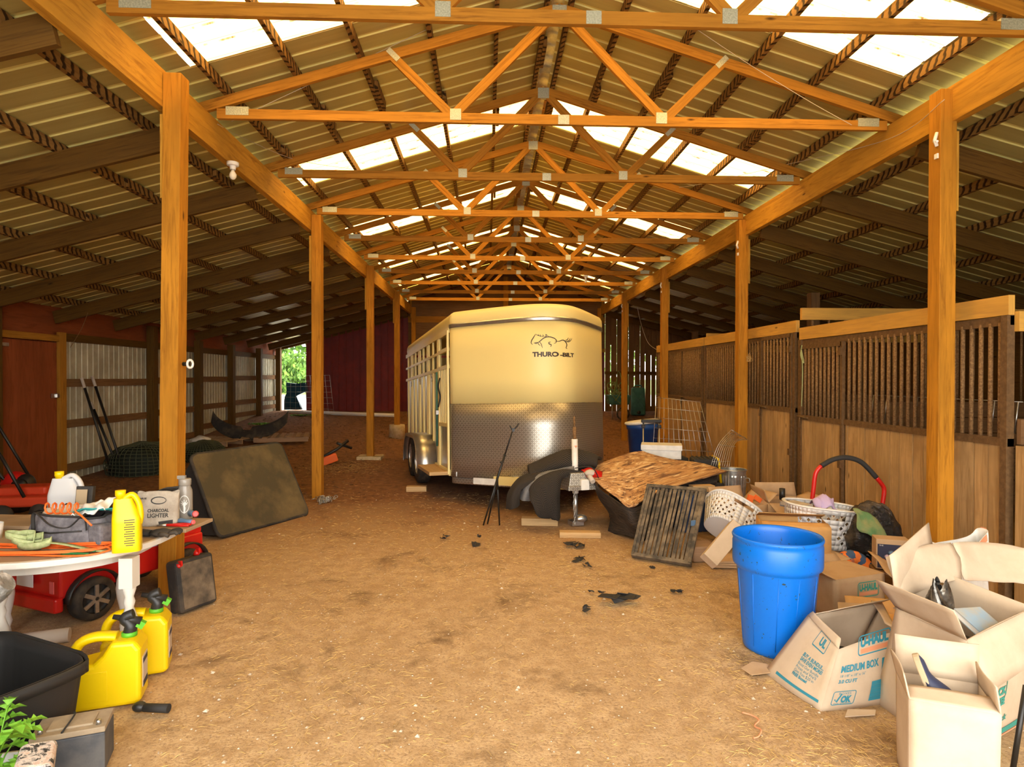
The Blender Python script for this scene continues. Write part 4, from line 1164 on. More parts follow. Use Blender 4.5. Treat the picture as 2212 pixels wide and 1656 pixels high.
# oil drain container with red caps
R = RZ(.42) @ RX(-.16)
o = thing('oil_container', 'black dusty oil drain container with two red caps leaning by the nearest left post', 'container', (-2.14, 4.58, .012), rot=(0, -.16, -.5))
MB().box((0, 0, .185), (.13, .30, .37)).build('container_body', 'dusty_black', o, bevel=.025, seg=3)
MB().box((.068, 0, .185), (.01, .25, .32)).build('drain_face', 'dust_face', o, bevel=.004)
for c in ((.05, -.12, .335), (.02, .05, .385)): MB().lathe([(.02, -.02), (.022, 0), (.022, .018), (0, .02)], c, RY(.8), 14).box(V(c) + V((.02, 0, .02)), (.03, .014, .03)).build('cap', 'red_plastic', o)
o = thing('red_fuel_can', 'red plastic can with dark cap half hidden behind the nearest left post', 'fuel can', (-2.53, 5.28, 0))
MB().box((0, 0, .15), (.18, .15, .30)).build('can_body', 'terracotta_red', o, bevel=.03, seg=3); MB().lathe([(.03, .3), (.03, .34), (0, .34)], (.05, 0, 0), n=14).build('cap', 'black_plastic', o)
# ---- yellow fuel cans
def fuel_can(lab, loc, rz):
    o = thing('fuel_can', lab, 'fuel can', loc, rz, 'yellow fuel cans')
    pts = [(-.17, .02), (-.155, .0), (.15, 0), (.165, .02), (.165, .285), (.135, .33), (.03, .335), (-.01, .27), (-.05, .235), (-.17, .215)]
    m = MB().prism([(x, y) for x, y in pts], .19, RX(PI / 2), (0, .095, 0)); m.build('can_body', 'yellow', o, bevel=.022, seg=3)
    MB().tube(path3([(-.150, 0, .20), (-.155, 0, .27), (-.12, 0, .325), (-.05, 0, .345), (.04, 0, .335)], 5), .025, 12, flat=1.5, up=(0, 1, 0)).build('handle', 'yellow', o)
    MB().box((-.06, -.0955, .12), (.15, .004, .15)).build('side_recess', 'yellow', o, bevel=.0015)
    MB().lathe([(.037, .33), (.037, .352), (.03, .354)], (.095, 0, 0), n=20).build('collar', 'green', o)
    sp_ = MB().tube(path3([(.095, 0, .34), (.10, 0, .385), (.07, 0, .425), (.115, 0, .445)], 4), [.032] * 5 + [.026] * 8, 12).tube([(.02, 0, .44), (.15, 0, .40)], [.012, .022], 10).build('spout', 'black_plastic', o)
    MB().box((.15, 0, .385), (.035, .035, .035), RY(.6)).build('spout_trigger', 'green', sp_)
    MB().box((.1665, 0, .15), (.003, .10, .16)).build('label', 'clay_paper', o)
    MB().box((.1683, 0, .205), (.001, .10, .025)).box((.1683, 0, .085), (.001, .10, .03)).build('label_band', 'navy', o)
    return o
fuel_can('nearer yellow plastic fuel can beside the black tote', (-1.985, 3.30, 0), .30)
fuel_can('farther yellow plastic fuel can, behind the other one', (-2.02, 3.63, 0), .34)
# black tote
o = thing('storage_tote', 'open black plastic storage tote at the left edge', 'tote', (-2.29, 2.90, 0), -.47)
def totef(u, v, k=1.0):
    a = u * 2 * PI; q = .86 + .14 * v
    x = math.copysign(abs(math.cos(a)) ** .35, math.cos(a)) * .38 * q; y = math.copysign(abs(math.sin(a)) ** .35, math.sin(a)) * .25 * q
    r_ = 1 + .012 * (1 if int(u * 40) % 4 == 0 else 0)
    return (x * r_ * k, y * r_ * k, v * .38)
m = MB(); m.grid(totef, 80, 6, closed_u=True); m.poly([totef(i / 80, 0) for i in range(80)][::-1]); m.build('tote_body', 'black_plastic', o, solid=.005, offs=-1)
m = MB()
rim = [totef(i / 80, 1) for i in range(80)]
for za, zb, ka, kb in ((.36, .385, 1.0, 1.05), (.385, .385, 1.05, 1.05), (.385, .33, 1.05, 1.05)):
    n = m.add([(p[0] * ka, p[1] * ka, za) for p in rim] + [(p[0] * kb, p[1] * kb, zb) for p in rim])
    for i in range(80): j_ = (i + 1) % 80; m.face((n + i, n + j_, n + 80 + j_, n + 80 + i), None, True)
m.build('tote_rim', 'black_plastic', o, solid=.004)
for y in (-.268, ): MB().box((0, y, .335), (.20, .012, .05)).build('grip', 'black_plastic', o, bevel=.004)
# car battery
o = thing('car_battery', 'dusty grey car battery on the dirt by the black tote', 'battery', (-1.80, 2.74, 0), .33)
MB().box((0, 0, .085), (.27, .165, .17)).build('battery_case', 'dusty_black', o, bevel=.006)
speck('battery_dust', (.30, .23, .15), (.40, .31, .20), 10, .9)
speck('battery_case', (.055, .058, .065), (.11, .105, .10), 7, .7)
MB().box((0, 0, .184), (.272, .168, .024)).box((0, 0, .198), (.17, .10, .012)).build('battery_lid', 'battery_dust', o, bevel=.004)
for s_ in (-1, 1): MB().lathe([(.011, 0), (.009, .018), (0, .018)], (s_ * .105, -.05, .196), n=14).build('terminal', 'steel', o)
MB().tube(path3([(-.02, -.085, .20), (.0, -.02, .222), (.0, .03, .222), (-.02, .085, .2)], 4), .004, 6).build('carry_strap', 'black_rubber', o)
for ch in bpy.data.objects:
    if ch.parent == o and ch.name.startswith('battery_case'): ch.data.materials[0] = MAT['battery_case']
# black grip on the ground
o = thing('rubber_grip_tool', 'black rubber tool handle lying on the dirt right of the fuel cans', 'handle piece', (-1.72, 3.18, .022), -.1)
MB().tube([(-.02, 0, 0), (.11, 0, 0)], [.02, .022], 12).build('grip', 'black_rubber', o); MB().blob((-.045, 0, .004), (.035, .03, .025)).build('collar', 'black_plastic', o)
# potted tomato seedling
o = thing('potted_seedling', 'young green tomato seedling in a pale pot at the bottom left corner', 'plant', (-1.92, 2.47, 0))
MB().lathe([(0, 0), (.085, 0), (.12, .15), (.125, .15), (.125, .165), (.11, .165), (.108, .13), (0, .13)], n=28).build('pot', 'foam_white', o)
MB().lathe([(0, .132), (.108, .132)], n=20, caps=False).build('soil', 'dusty_black', o)
r = random.Random(12)
st = MB()
lv = MB()
def leaf(mb, p, d, L, w):
    d = V(d).normalized(); s_ = d.cross(V((0, 0, 1))).normalized(); up_ = s_.cross(d)
    pts = [(0, 0), (.22, .42), (.30, .26), (.5, .52), (.56, .28), (.78, .34), (1, 0), (.78, -.34), (.56, -.28), (.5, -.52), (.30, -.26), (.22, -.42)]
    mb.poly([V(p) + d * (x * L) + s_ * (y * w) + up_ * (-.25 * x * x * L + .04 * abs(y)) for x, y in pts])
for k in range(7):
    a = k * 2.4; top = V((.02 + math.cos(a) * .09, math.sin(a) * .07, .23 + .025 * k))
    mid_ = V((math.cos(a) * .03, math.sin(a) * .03, .16 + .015 * k))
    st.tube(path3([(0, 0, .12), mid_, top], 3), .003, 5)
    for q in range(7):
        t_ = .35 + q * .11; p = mid_.lerp(top, t_); b = a + (1.2 if q % 2 else -1.2) * (1 - .1 * q)
        if q == 6: b = a
        leaf(lv, p, (math.cos(b), math.sin(b), .15), .075, .055)
st.build('stem', 'leaf_green', o); lv.build('leaves', 'leaf_green', o)
# painted stone chunk
t = NT('painted_chunk'); n1 = t.noise(t.coord('Object', (1, 1, .5)), 22, 6, .7, .8); t.set(t.ramp(n1, [(.42, (.62, .45, .36)), (.5, (.74, .66, .60)), (.56, (.03, .03, .03))]), .7); t.bump(n1, .4, .01)
m = MB().box((-1.72, 2.38, .135), (.12, .20, .28), RZ(.5) @ RY(.12)); tag(m.build('painted_block', 'painted_chunk', bevel=.02, seg=3), 'flaking pinkish white painted block in front of the seedling pot', 'block')

# ---- back left clutter
o = thing('red_tiller', 'red wheeled garden machine with black round wheels at the far left', 'garden machine', (-5.35, 7.25, 0), .15)
MB().box((-.1, .25, .26), (.85, .5, .12), RY(.0)).box((-.1, .3, .36), (.6, .3, .10)).build('deck', 'terracotta_red', o, bevel=.03, seg=3)
for x, y in ((-.12, -.12), (.2, .05)): w_ = MB().blob((x, y, .13), (.125, .1, .13)).build('wheel', 'dusty_black', o); MB().lathe([(.05, -.02), (.045, .01), (0, .012)], (x + .015, y - .10, .13), RX(PI / 2), 16).build('hub_cap', 'black_plastic', w_)
MB().tube([(.05, 0, .32), (-.22, .1, .75), (-.45, .2, 1.05)], .018, 8).build('push_bar', 'black_metal', o)
m = MB(); pts = [V((-5.15 + i * .02, 6.75 + .004 * i, .13)) for i in range(26)]; m.tube(pts, [.06 + .006 * (i % 2) for i in range(26)], 12); tag(m.build('corrugated_hose', 'dusty_black'), 'black corrugated hose piece lying in front of the red machine', 'hose')
o = thing('leaf_blower', 'red and black leaf blower resting by the plywood door', 'leaf blower', (-5.95, 8.0, 0))
MB().blob((0, 0, .36), (.16, .14, .15)).build('motor_housing', 'red_plastic', o); MB().blob((.14, -.02, .34), (.11, .12, .14)).lathe([(.09, 0), (.09, .05), (0, .05)], (.14, -.1, .34), RX(PI / 2), 18).build('fan_cover', 'black_plastic', o)
MB().box((.02, 0, .12), (.24, .22, .24)).build('base', 'black_plastic', o, bevel=.02)
for i, (a_, b_, lab) in enumerate([((-6.75, 8.25, 1.75), (-5.9, 8.45, 0.02), 'black pole leaning at the far left wall'), ((-6.7, 7.8, 1.3), (-5.7, 7.95, .02), 'short dark pole leaning beside the red machine')]):
    tag(MB().tube([a_, b_], .02, 8).build('pole', 'black_metal'), lab, 'pole', 'poles')
for (t_, b_, lab) in [((176, 816), (243, 1027), 'left one of the three poles leaning on the tin wall'), ((196, 868), (262, 1026), 'short middle pole leaning on the tin wall'), ((199, 813), (271, 1029), 'right one of the three poles leaning on the tin wall')]:
    a_ = at_x(*t_, XW + .10); b = at_z(*b_, ground_z(-6.4, 10.6) + .01); o = thing('pole', lab, 'pole', (b.x, b.y, b.z), group='poles')
    c_ = a_.lerp(b, .1); MB().tube([c_, c_.lerp(b, .5), b], .021, 8).build('shaft', 'black_metal', o, world=True)
    MB().tube([a_, c_], .024, 8).build('pale_grip', 'clay_paper', o, world=True)
# netting heaps
def netheap(c, r, lab, seed):
    o = thing('netting_heap', lab, 'netting', (c[0], c[1], ground_z(c[0], c[1])))
    m = MB(); m.blob((0, 0, r[2] * .35), (r[0] * .93, r[1] * .93, r[2] * .93), amp=.05, seed=seed); m.build('net_core', 'net_dark', o)
    m = MB(); m.blob((0, 0, r[2] * .35), r, n=44, m=22, amp=.05, seed=seed); q = m.build('net_mesh', 'net_cord', o)
    w = q.modifiers.new('w', 'WIREFRAME'); w.thickness = .012
plain('net_dark', (.012, .02, .012), .8); plain('net_cord', (.075, .085, .045), .8)
netheap((-6.1, 11.1), (.62, .5, .40), 'dark green netting heaped below the leaning poles', 1)
netheap((-5.6, 12.3), (.42, .35, .30), 'smaller heap of dark green netting behind the nearest post', 2)
m = MB().blob((-6.05, 13.2, ground_z(-6, 13.2) + .13), (.3, .2, .15), amp=.14, seed=4, n=24, m=14); tag(m.build('plastic_bag', 'foam_white'), 'crumpled white plastic bag on the dirt by the tin wall', 'bag')
# big vinyl cover leaning
BL, BR = V((-2.80, 6.55, .03)), V((-2.19, 7.66, .03)); TLp, TRp = V((-3.20, 6.77, .86)), V((-2.60, 7.86, .88))
o = thing('truck_bed_cover', 'large dusty black vinyl panel with rounded corners leaning on its side', 'cover', tuple((BL + BR) / 2 - V((0, 0, .03))))
def cv(u, v):
    return BL.lerp(BR, u).lerp(TLp.lerp(TRp, u), v)
cn = (BR - BL).cross(TLp - BL).normalized()
rc = .075; pts = []
for cx, cy, a0 in ((1 - rc, rc, -PI / 2), (1 - rc, 1 - rc, 0), (rc, 1 - rc, PI / 2), (rc, rc, PI)):
    for q in range(7): a = a0 + q / 6 * PI / 2; pts.append((cx + math.cos(a) * rc, cy + math.sin(a) * rc * 1.25 if cy < .5 else min(1, cy + math.sin(a) * rc)))
pts = [(u, max(0, v)) for u, v in pts]
m = MB(); A = m.add([cv(u, v) for u, v in pts]); B = m.add([cv(u, v) - cn * .04 for u, v in pts])
m.face([A + i for i in range(28)], [(u, v) for u, v in pts]); m.face([B + i for i in range(28)][::-1])
for i in range(28): j_ = (i + 1) % 28; m.face((A + i, A + j_, B + j_, B + i), None, True)
m.build('cover_panel', 'cover_vinyl', o, world=True)
m = MB(); m.tube([cv(u, v) - cn * .02 for u, v in pts], .022, 8, closed=True); m.build('edge_rail', 'dusty_black', o, world=True)
bk = V((-3.62, 6.85, .02)); bk2 = V((-3.0, 7.95, .02))
m = MB(); n = m.add([cv(.03, .02), cv(.02, .95), bk, cv(.97, .02) , cv(.97, .95), bk2])
for k in (0, 1, 2, 3, 4, 5): m.v[n + k] = m.v[n + k] - cn * .05
m.face((n, n + 1, n + 2)); m.face((n + 3, n + 5, n + 4)); m.face((n + 1, n + 4, n + 5, n + 2)); m.face((n, n + 2, n + 5, n + 3)); m.face((n, n + 3, n + 4, n + 1))
m.build('folded_underside', 'black_rubber', o, world=True)
# chain heap
m = MB(); r = random.Random(4); p = at_z(700, 1084)
for k in range(60):
    c = V((p.x + r.gauss(0, .06), p.y + r.gauss(0, .05), .015 + r.random() * .05)); R = Euler((r.uniform(0, 3), r.uniform(0, 3), r.uniform(0, 3))).to_matrix()
    m.tube([c + R @ V((.016 * math.cos(a), .026 * math.sin(a), 0)) for a in [q * PI / 4 for q in range(8)]], .005, 5, closed=True)
tag(m.build('chain_heap', 'galv'), 'small heap of steel chain at the foot of the second left post', 'chain')
# pallets
def pallet(c, rz, lab):
    gz = ground_z(c[0], c[1]); o = thing('wood_pallet', lab, 'pallet', (c[0], c[1], gz + .02), rz, 'wooden pallets')
    for y in (-.55, 0, .55): MB().box((0, y, .055), (1.15, .04, .09)).build('stringer', 'wood_pallet', o)
    for k in range(7): MB().box((-.52 + k * .173, 0, .11), (.10, 1.15, .018)).build('deck_board', 'wood_pallet', o)
    return o
pallet((-4.75, 14.5), .25, 'wooden pallet lying on the dirt left of the second post')
pallet((-6.0, 14.0), -.2, 'broken pallet under the black bumper')
m = MB(); 
def bf(u, v):
    a = (u - .5) * 2.3; x = math.sin(a) * .98; z = .62 * (1 - math.cos(a)) ** 1.0
    return V((-5.42, 14.35, ground_z(-5.4, 14.4) + .16)) + V((x * .95, -.28 * math.cos(a) + v * .10, z + (v - .5) * (.30 if abs(u - .5) > .05 else .14) * (1 - .3 * abs(u - .5)) + .05))
m.grid(bf, 40, 5); tag(m.build('car_bumper', 'dusty_black', solid=.02), 'curved black car bumper skin lying on the pallets', 'bumper')
o = thing('chainsaw', 'orange and black hand tool dropped on the dirt behind the second left post', 'tool', (-3.1, 12.0, 0), .5)
MB().box((.0, 0, .10), (.40, .14, .16), RY(-.3)).build('housing', 'orange', o, bevel=.02); MB().tube([(-.25, 0, .08), (.2, 0, .30), (.42, 0, .46)], .03, 8).tube([(.2, 0, .42), (.5, .05, .30)], .03, 6).build('handle', 'black_plastic', o)
m = MB().tube([at_y(622, 890, 19.6), at_y(740, 893, 18.9), at_y(854, 897, 18.2)], .055, 12); tag(m.build('drain_pipe', 'white_plastic'), 'long white plastic pipe lying along the back wall', 'pipe')
# blue car fender in the rear opening
o = thing('car_fender', 'dark blue car fender propped in the bright rear opening', 'fender', tuple(at_y(640, 886, 20.0)))
q = [(305, 755), (410, 768), (520, 755), (535, 850), (470, 878), (412, 905), (440, 970), (472, 1058), (275, 1060), (278, 960), (282, 915), (303, 880)]
m = MB(); A_ = [at_y(560 + x / 5.175, 680 + y / 5.175, 20.0) for x, y in q]
A = m.add(A_); B = m.add([p + V((0, .14, 0)) for p in A_])
m.face([A + i for i in range(12)]); 
for i in range(12): j_ = (i + 1) % 12; m.face((A + i, A + j_, B + j_, B + i))
m.build('fender_skin', 'car_blue', o, world=True, solid=.006)
def wiremesh(c00, c10, c11, c01, nu, nv, r, lab, name='wire_mesh', mat='galv'):
    m = MB(); c00, c10, c11, c01 = map(V, (c00, c10, c11, c01))
    for i in range(nu + 1): m.tube([c00.lerp(c10, i / nu), c01.lerp(c11, i / nu)], r, 5)
    for j_ in range(nv + 1): m.tube([c00.lerp(c01, j_ / nv), c10.lerp(c11, j_ / nv)], r, 5)
    return tag(m.build(name, mat), lab, 'wire mesh')
wiremesh(at_y(615, 892, 19.7), at_y(722, 896, 19.5), at_y(712, 810, 19.7), at_y(618, 812, 19.9), 9, 7, .004, 'square wire mesh panel standing by the rear opening')
# weeds
for (px, py, Yg, n, lab) in ((650, 899, 18.6, 60, 'patch of green weeds in front of the white pipe'), (566, 903, 16.8, 50, 'weeds growing at the foot of the tin wall')):
    p = at_y(px, py, Yg); m = MB(); r = random.Random(n)
    for k in range(n): a = r.uniform(0, 6.3); leaf(m, (p.x + r.gauss(0, .14), p.y + r.gauss(0, .12), ground_z(p.x, p.y) + .01), (math.cos(a), math.sin(a), .6), .12, .07)
    tag(m.build('weeds', 'leaf_green'), lab, 'weeds')
# ---- fittings on posts
o = thing('fence_insulator', 'black knob with white ring screwed to the nearest left post', 'insulator', (-2.34, 4.84, 1.80))
MB().tube([(0, 0, 0), (.045, -.01, 0)], .016, 12).build('knob', 'black_plastic', o); m = MB()
m.tube([V((.06, -.02, 0)) + RZ(-.5) @ V((0, .024 * math.cos(a), .030 * math.sin(a))) for a in [q * PI / 8 for q in range(16)]], .009, 8, closed=True); m.build('white_ring', 'white_plastic', o)
for i, y in enumerate(POSTS[:4]):
    x = 3.625
    o = thing('fence_insulator', 'white insulator near the top of the %s right post' % PN[i], 'insulator', (x, y - .03, 3.62), group='white insulators on the right posts')
    MB().tube([(0, 0, .06), (-.02, 0, 0), (.0, 0, -.05)], .014, 8).tube([(-.005, .03, .0), (-.02, -.03, -.02)], .010, 8).box((-.004, 0, -.13), (.012, .035, .04)).build('hook', 'white_plastic', o)
def bulb(p, lab, drop=0.0):
    o = thing('bare_bulb', lab, 'light bulb', tuple(p)); 
    MB().lathe([(0, -.035), (.045, -.035), (.055, -.03), (.055, 0), (0, 0)], n=20).lathe([(.025, -.07), (.03, -.035)], n=16, caps=False).build('lamp_holder', 'white_plastic', o)
    MB().lathe([(.0, -.165), (.018, -.16), (.031, -.14), (.033, -.12), (.026, -.10), (.016, -.085), (.014, -.065)], n=20).build('glass_bulb', 'glass_bulb', o)
p = at_z(503, 362, 3.70); bulb((p.x, p.y, 3.75), 'bare bulb in a white holder under the left header beam')
p = at_z(237, 627, 3.22); bulb((p.x, p.y, p.z), 'dim bulb hanging under the left lean-to roof')
p = at_y(1265, 612, 13.75); bulb((p.x, p.y, 3.99), 'small bulb under a truss above the trailer')
# wires
def wire(pts, lab, r=.003, mat='clay_paper', name='wire'): return tag(MB().tube(path3(pts, 8), r, 5).build(name, mat), lab, 'wire')
wire([at_y(470, 268, 5.7), at_y(530, 300, 6.6), at_y(640, 345, 7.25), at_y(760, 365, 8.0)], 'thin slack wire looped from the left header near the third truss')
wire([at_y(500, 262, 5.7), at_y(620, 205, 5.68), at_y(760, 140, 5.66), at_y(930, 60, 5.6)], 'wire running up the left of the second truss')
wire([at_y(2040, 215, 4.7), at_y(1920, 300, 5.6), at_y(1700, 355, 7.2), at_y(1500, 400, 8.6), at_y(1400, 410, 9.2)], 'long sagging wire on the right from the nearest post insulator')
wire([at_y(1500, 60, 5.5), at_y(1620, 140, 5.5), at_y(1750, 220, 5.52), at_y(1840, 270, 5.55)], 'wire crossing in front of the second truss at right')
wire([at_y(1374, 650, 16.5), at_y(1385, 700, 16.3), at_y(1400, 740, 16.0), at_y(1422, 757, 14.2)], 'cable hanging beside the farthest stall', .006)
wire([at_y(190, 675, 9.5), at_y(176, 710, 9.6), at_y(152, 750, 9.9)], 'thin reddish wire hanging above the plywood door', .004, 'rust')
m = MB(); r = random.Random(8); c = at_y(1617, 775, 8.70)
pts = [c + V((r.gauss(0, .018), -.02 + r.gauss(0, .008), r.gauss(0, .028))) for _ in range(26)]
m.tube(path3(pts, 3), .0035, 5); tag(m.build('twine_bundle', 'straw'), 'knot of yellow twine on the second right post', 'twine')
m = MB(); c = V((3.86, 7.42, 2.10)); m.tube(path3([c, c + V((0, .03, -.12)), c + V((0, -.05, -.22)), c + V((0, .02, -.05)), c + V((0, -.02, -.3)), c + V((0, .0, -.75))], 5), .006, 5); tag(m.build('twine_loop', 'webbing'), 'yellow green twine hanging on the bars of the nearest stall door', 'twine')
m = MB()
for k in range(9): y = 6.3 - k * .22; m.tube([(4.02, y, 1.28), (4.05, y, 1.52)], .006, 5)
m.tube([(4.05, 6.35, 1.52), (4.05, 4.5, 1.52)], .004, 5); tag(m.build('hay_rack', 'galv'), 'low wire rack behind the bars of the nearest stall', 'rack')

# ================================================================== right side pile
def carton(name, lab, B, Tp, mat='cardboard', flaps=(), th=.004, decals=(), cat='box', bulge=.0, closed=False, group=None, seed=0):
    """B, Tp: four bottom / four top corners (counter-clockwise from above), world. flaps: (edge, length, outward angle from upright in degrees[, narrowing])"""
    B = [V(p) for p in B]; Tp = [V(p) for p in Tp]; c = sum(B, V((0, 0, 0))) / 4
    o = thing(name, lab, cat, tuple(c), group=group)
    m = MB()
    for i in range(4):
        j_ = (i + 1) % 4; out = ((B[j_] - B[i]).cross(V((0, 0, 1)))).normalized()
        W_ = (B[j_] - B[i]).length; H_ = (Tp[i] - B[i]).length
        m.grid(lambda u, v: B[i].lerp(B[j_], u).lerp(Tp[i].lerp(Tp[j_], u), v) + out * (bulge * math.sin(u * PI) * math.sin(v * PI + .4)), 10, 8, smooth=True, us=W_, vs=H_)
    m.poly(B[::-1], [(0, 0), (.4, 0), (.4, .4), (0, .4)])
    if closed: m.poly([p + V((0, 0, 0)) for p in Tp], [(0, 0), (.4, 0), (.4, .4), (0, .4)])
    body = m.build('carton_body', mat, o, world=True, solid=th)
    for fl in flaps:
        e, L, ang = fl[:3]; nar = fl[3] if len(fl) > 3 else .0; skew = fl[4] if len(fl) > 4 else 0
        a, b = Tp[e], Tp[(e + 1) % 4]; out = (b - a).cross(V((0, 0, 1))).normalized(); up_ = (Tp[e] - B[e]).normalized()
        q = math.radians(ang); d = (up_ * math.cos(q) + out * math.sin(q)) * L
        ax = (b - a)
        mm = MB(); mm.grid(lambda u, v: a + ax * (u * (1 - 2 * nar * v) + nar * v) + d * v + ax.normalized() * skew * v + out * (.012 * math.sin(u * PI + seed) * v * math.sin(v * 2.5)), 8, 5, smooth=True, us=ax.length, vs=L)
        mm.build('flap', mat, o, world=True, solid=th)
    for e, items, W_, H_, ink, nm in decals:
        i, j_ = e, (e + 1) % 4; out = ((B[j_] - B[i]).cross(V((0, 0, 1)))).normalized(); Mi = MW[o.name].inverted()
        def f(x, y, i=i, j_=j_, out=out, W_=W_, H_=H_):
            u, v = x / W_, y / H_
            return Mi @ (B[i].lerp(B[j_], u).lerp(Tp[i].lerp(Tp[j_], u), v) + out * (bulge * math.sin(u * PI) * math.sin(v * PI + .4) + th / 2 + .0025))
        decal(items, f, nm, ink, o)
    return o


def T_(s, h, x, y, w=None, bold=0.0, shear=0.0):
    vs, fs = text_mesh(s, h, bold, shear); k = (w / max(v[0] for v in vs)) if w else 1
    return ([(a * k, b) for a, b in vs], fs, x, y)
def rect_(x, y, w, h):
    return ([(w * i / 14, h * j) for j in (0, 1) for i in range(15)], [(i, i + 1, i + 16, i + 15) for i in range(14)], x, y)
def rim_(x, y, w, h, t, r=.01):
    def rr(x0, y0, w, h, r):
        P = []
        for cx, cy, a0 in ((x0 + w - r, y0 + r, -PI / 2), (x0 + w - r, y0 + h - r, 0), (x0 + r, y0 + h - r, PI / 2), (x0 + r, y0 + r, PI)):
            for q in range(5): a = a0 + q * PI / 8; P.append((cx + math.cos(a) * r, cy + math.sin(a) * r))
        return P
    A = rr(0, 0, w, h, r); B = rr(t, t, w - 2 * t, h - 2 * t, max(.001, r - t)); n = len(A)
    return (A + B, [(i, (i + 1) % n, n + (i + 1) % n, n + i) for i in range(n)], x, y)
def obox(c, w, d, h, rz=0, z0=None, top=1.0):
    c = V(c); R = RZ(rz); q = [(-w / 2, -d / 2), (w / 2, -d / 2), (w / 2, d / 2), (-w / 2, d / 2)]
    return [c + R @ V((x, y, 0)) for x, y in q], [c + R @ V((x * top, y * top, h)) for x, y in q]


def uhaul(x, y, w, h, ink_only=True):
    """frame + lettering of the mover's logo"""
    return [rim_(x, y, w, h, h * .06, h * .2), T_('U-HAUL', h * .42, x + w * .07, y + h * .44, w * .86, .004)]
# --- blue barrel
bc = at_z(1690, 1392); bc = V((1.825, 3.80, 0))
o = thing('plastic_barrel', 'bright blue open-top plastic barrel spattered with dirt', 'barrel', (bc.x, bc.y, 0))
m = MB().lathe([(0, .0), (.185, 0), (.20, .012), (.203, .04), (.240, .505), (.244, .515), (.262, .53), (.266, .55), (.266, .665), (.260, .68), (.266, .690), (.270, .705), (.264, .716), (.254, .705), (.250, .69), (.246, .67), (.244, .54), (.234, .50), (.196, .04), (0, .03)], n=56)
m.build('barrel_body', 'barrel_blue', o)
for a in (-2.05, -1.55, -.9, -2.7, 0, 1, 2, 3): MB().tube([(math.cos(a) * .204, math.sin(a) * .204, .05), (math.cos(a + .08) * .240, math.sin(a + .08) * .240, .50)], .0025, 5).build('moulded_rib', 'barrel_blue', o)
# --- medium box (squashed)
B = [(1.70, 3.06, 0), (2.13, 3.13, 0), (2.15, 3.56, 0), (1.60, 3.48, 0)]
Tt = [at_y(1812, 1402, 3.14), at_y(1938, 1362, 3.22), at_y(1905, 1300, 3.6), at_y(1745, 1328, 3.48)]
H_ = .42
front = uhaul(.15, .27, .24, .10) + [T_('MEDIUM BOX', .035, .05, .205, .25, .002), T_('18 1/8" x 18" x 16"', .014, .05, .178, .16), T_('3.0 CU FT', .018, .05, .148, .11, .001), rim_(.04, .03, .13, .075, .004, .012), T_('OK', .034, .09, .045, .06, .003), T_('BOXES', .012, .07, .086, .07), T_('FOR SHIPPING', .008, .055, .034, .10)]
front += [(*stroke([(.055, .062), (.068, .048), (.088, .09)], .012), 0, 0)]
front += [rect_(.26, .035 + .02 * q, .085 - (.02 if q == 4 else 0), .0195) for q in range(5)] + [rect_(.325, .145 + .03 * q, .045 + .004 * q, .0295) for q in range(3)] + [rect_(.35, .05 + .02 * q, .05, .0195) for q in range(3)]
left = [T_('BUY A BUNDLE...', .020, .24, .205, .24, .001, .1), T_('SAVE EVEN MORE!', .020, .24, .180, .24, .001, .1), T_('Boost Our Bundle', .017, .24, .157, .22), T_('Prices and We\'ll', .017, .24, .136, .21), T_('Give You $20 in', .017, .24, .115, .20), T_('FREE Boxes!', .017, .24, .094, .15, .001),
        rect_(.10, .035, .42, .016), rim_(.25, .275, .17, .085, .006, .012), T_('UL', .042, .31, .30, .085, .003)]
carton('medium_moving_box', 'squashed medium moving box with blue print, shoes inside, in front of the barrel', B, Tt, 'cardboard_pale', [(2, .12, -55, .1), (1, .06, -75, .1), (3, .05, 10, .1)], decals=[(0, front, .44, .34, 'ink_blue', 'blue_print'), (3, left, .55, .36, 'ink_blue', 'side_print'), (0, [rect_(.17, .281, .20, .022)], .44, .34, 'ink_orange', 'orange_band')], bulge=.025, seed=1)
def shoe(lab, c, rz, L, mat, sole, tilt=0, rot=None):
    o = thing('shoe', lab, 'shoe', c, rot=rot or (tilt, 0, rz))
    def f(u, v):
        a = u * 2 * PI; x = (v - .5) * L; w = L * (.16 + .05 * math.sin(v * PI * 1.4)) * (math.sin(min(1, (v + .03) * 6) * PI / 2) * math.sin(min(1, (1.03 - v) * 5) * PI / 2)); h = L * (.34 - .24 * sstep((v - .25) / .45)) * math.sin(min(1, (1.04 - v) * 5) * PI / 2)
        return (x, math.cos(a) * w, max(0, math.sin(a)) * h + .012)
    m = MB(); m.grid(f, 18, 16, closed_u=True); m.build('upper', mat, o)
    m = MB().prism(sup(0, 0, L * .51, L * .19, 2.3, 28), .024); m.build('sole', sole, o, bevel=.004)
    return o
shoe('dark navy shoe at the left inside the medium box', (1.92, 3.40, .15), .3, .17, 'navy', 'black_rubber', .3)
shoe('dark shoe at the right inside the medium box', (2.00, 3.30, .15), -.2, .17, 'black_rubber', 'black_rubber')
m = MB().box((1.90, 3.33, .10), (.26, .22, .06), RZ(.12)); tag(m.build('folded_clothing', 'navy', bevel=.008), 'dark folded clothing under the shoes in the medium box', 'clothing')
m = MB().prism([(0, 0), (.12, .02), (.15, .10), (.06, .13), (-.03, .07)], .006, RX(.1), (1.50, 3.42, .012)); tag(m.build('cardboard_scrap', 'cardboard'), 'torn cardboard scrap left of the medium box', 'scrap')
m = MB().prism([(0, 0), (.16, .01), (.19, .05), (.05, .06)], .005, RX(.05), (1.78, 2.98, .012)); tag(m.build('cardboard_scrap', 'cardboard_pale'), 'torn pale cardboard scrap in front of the medium box', 'scrap')
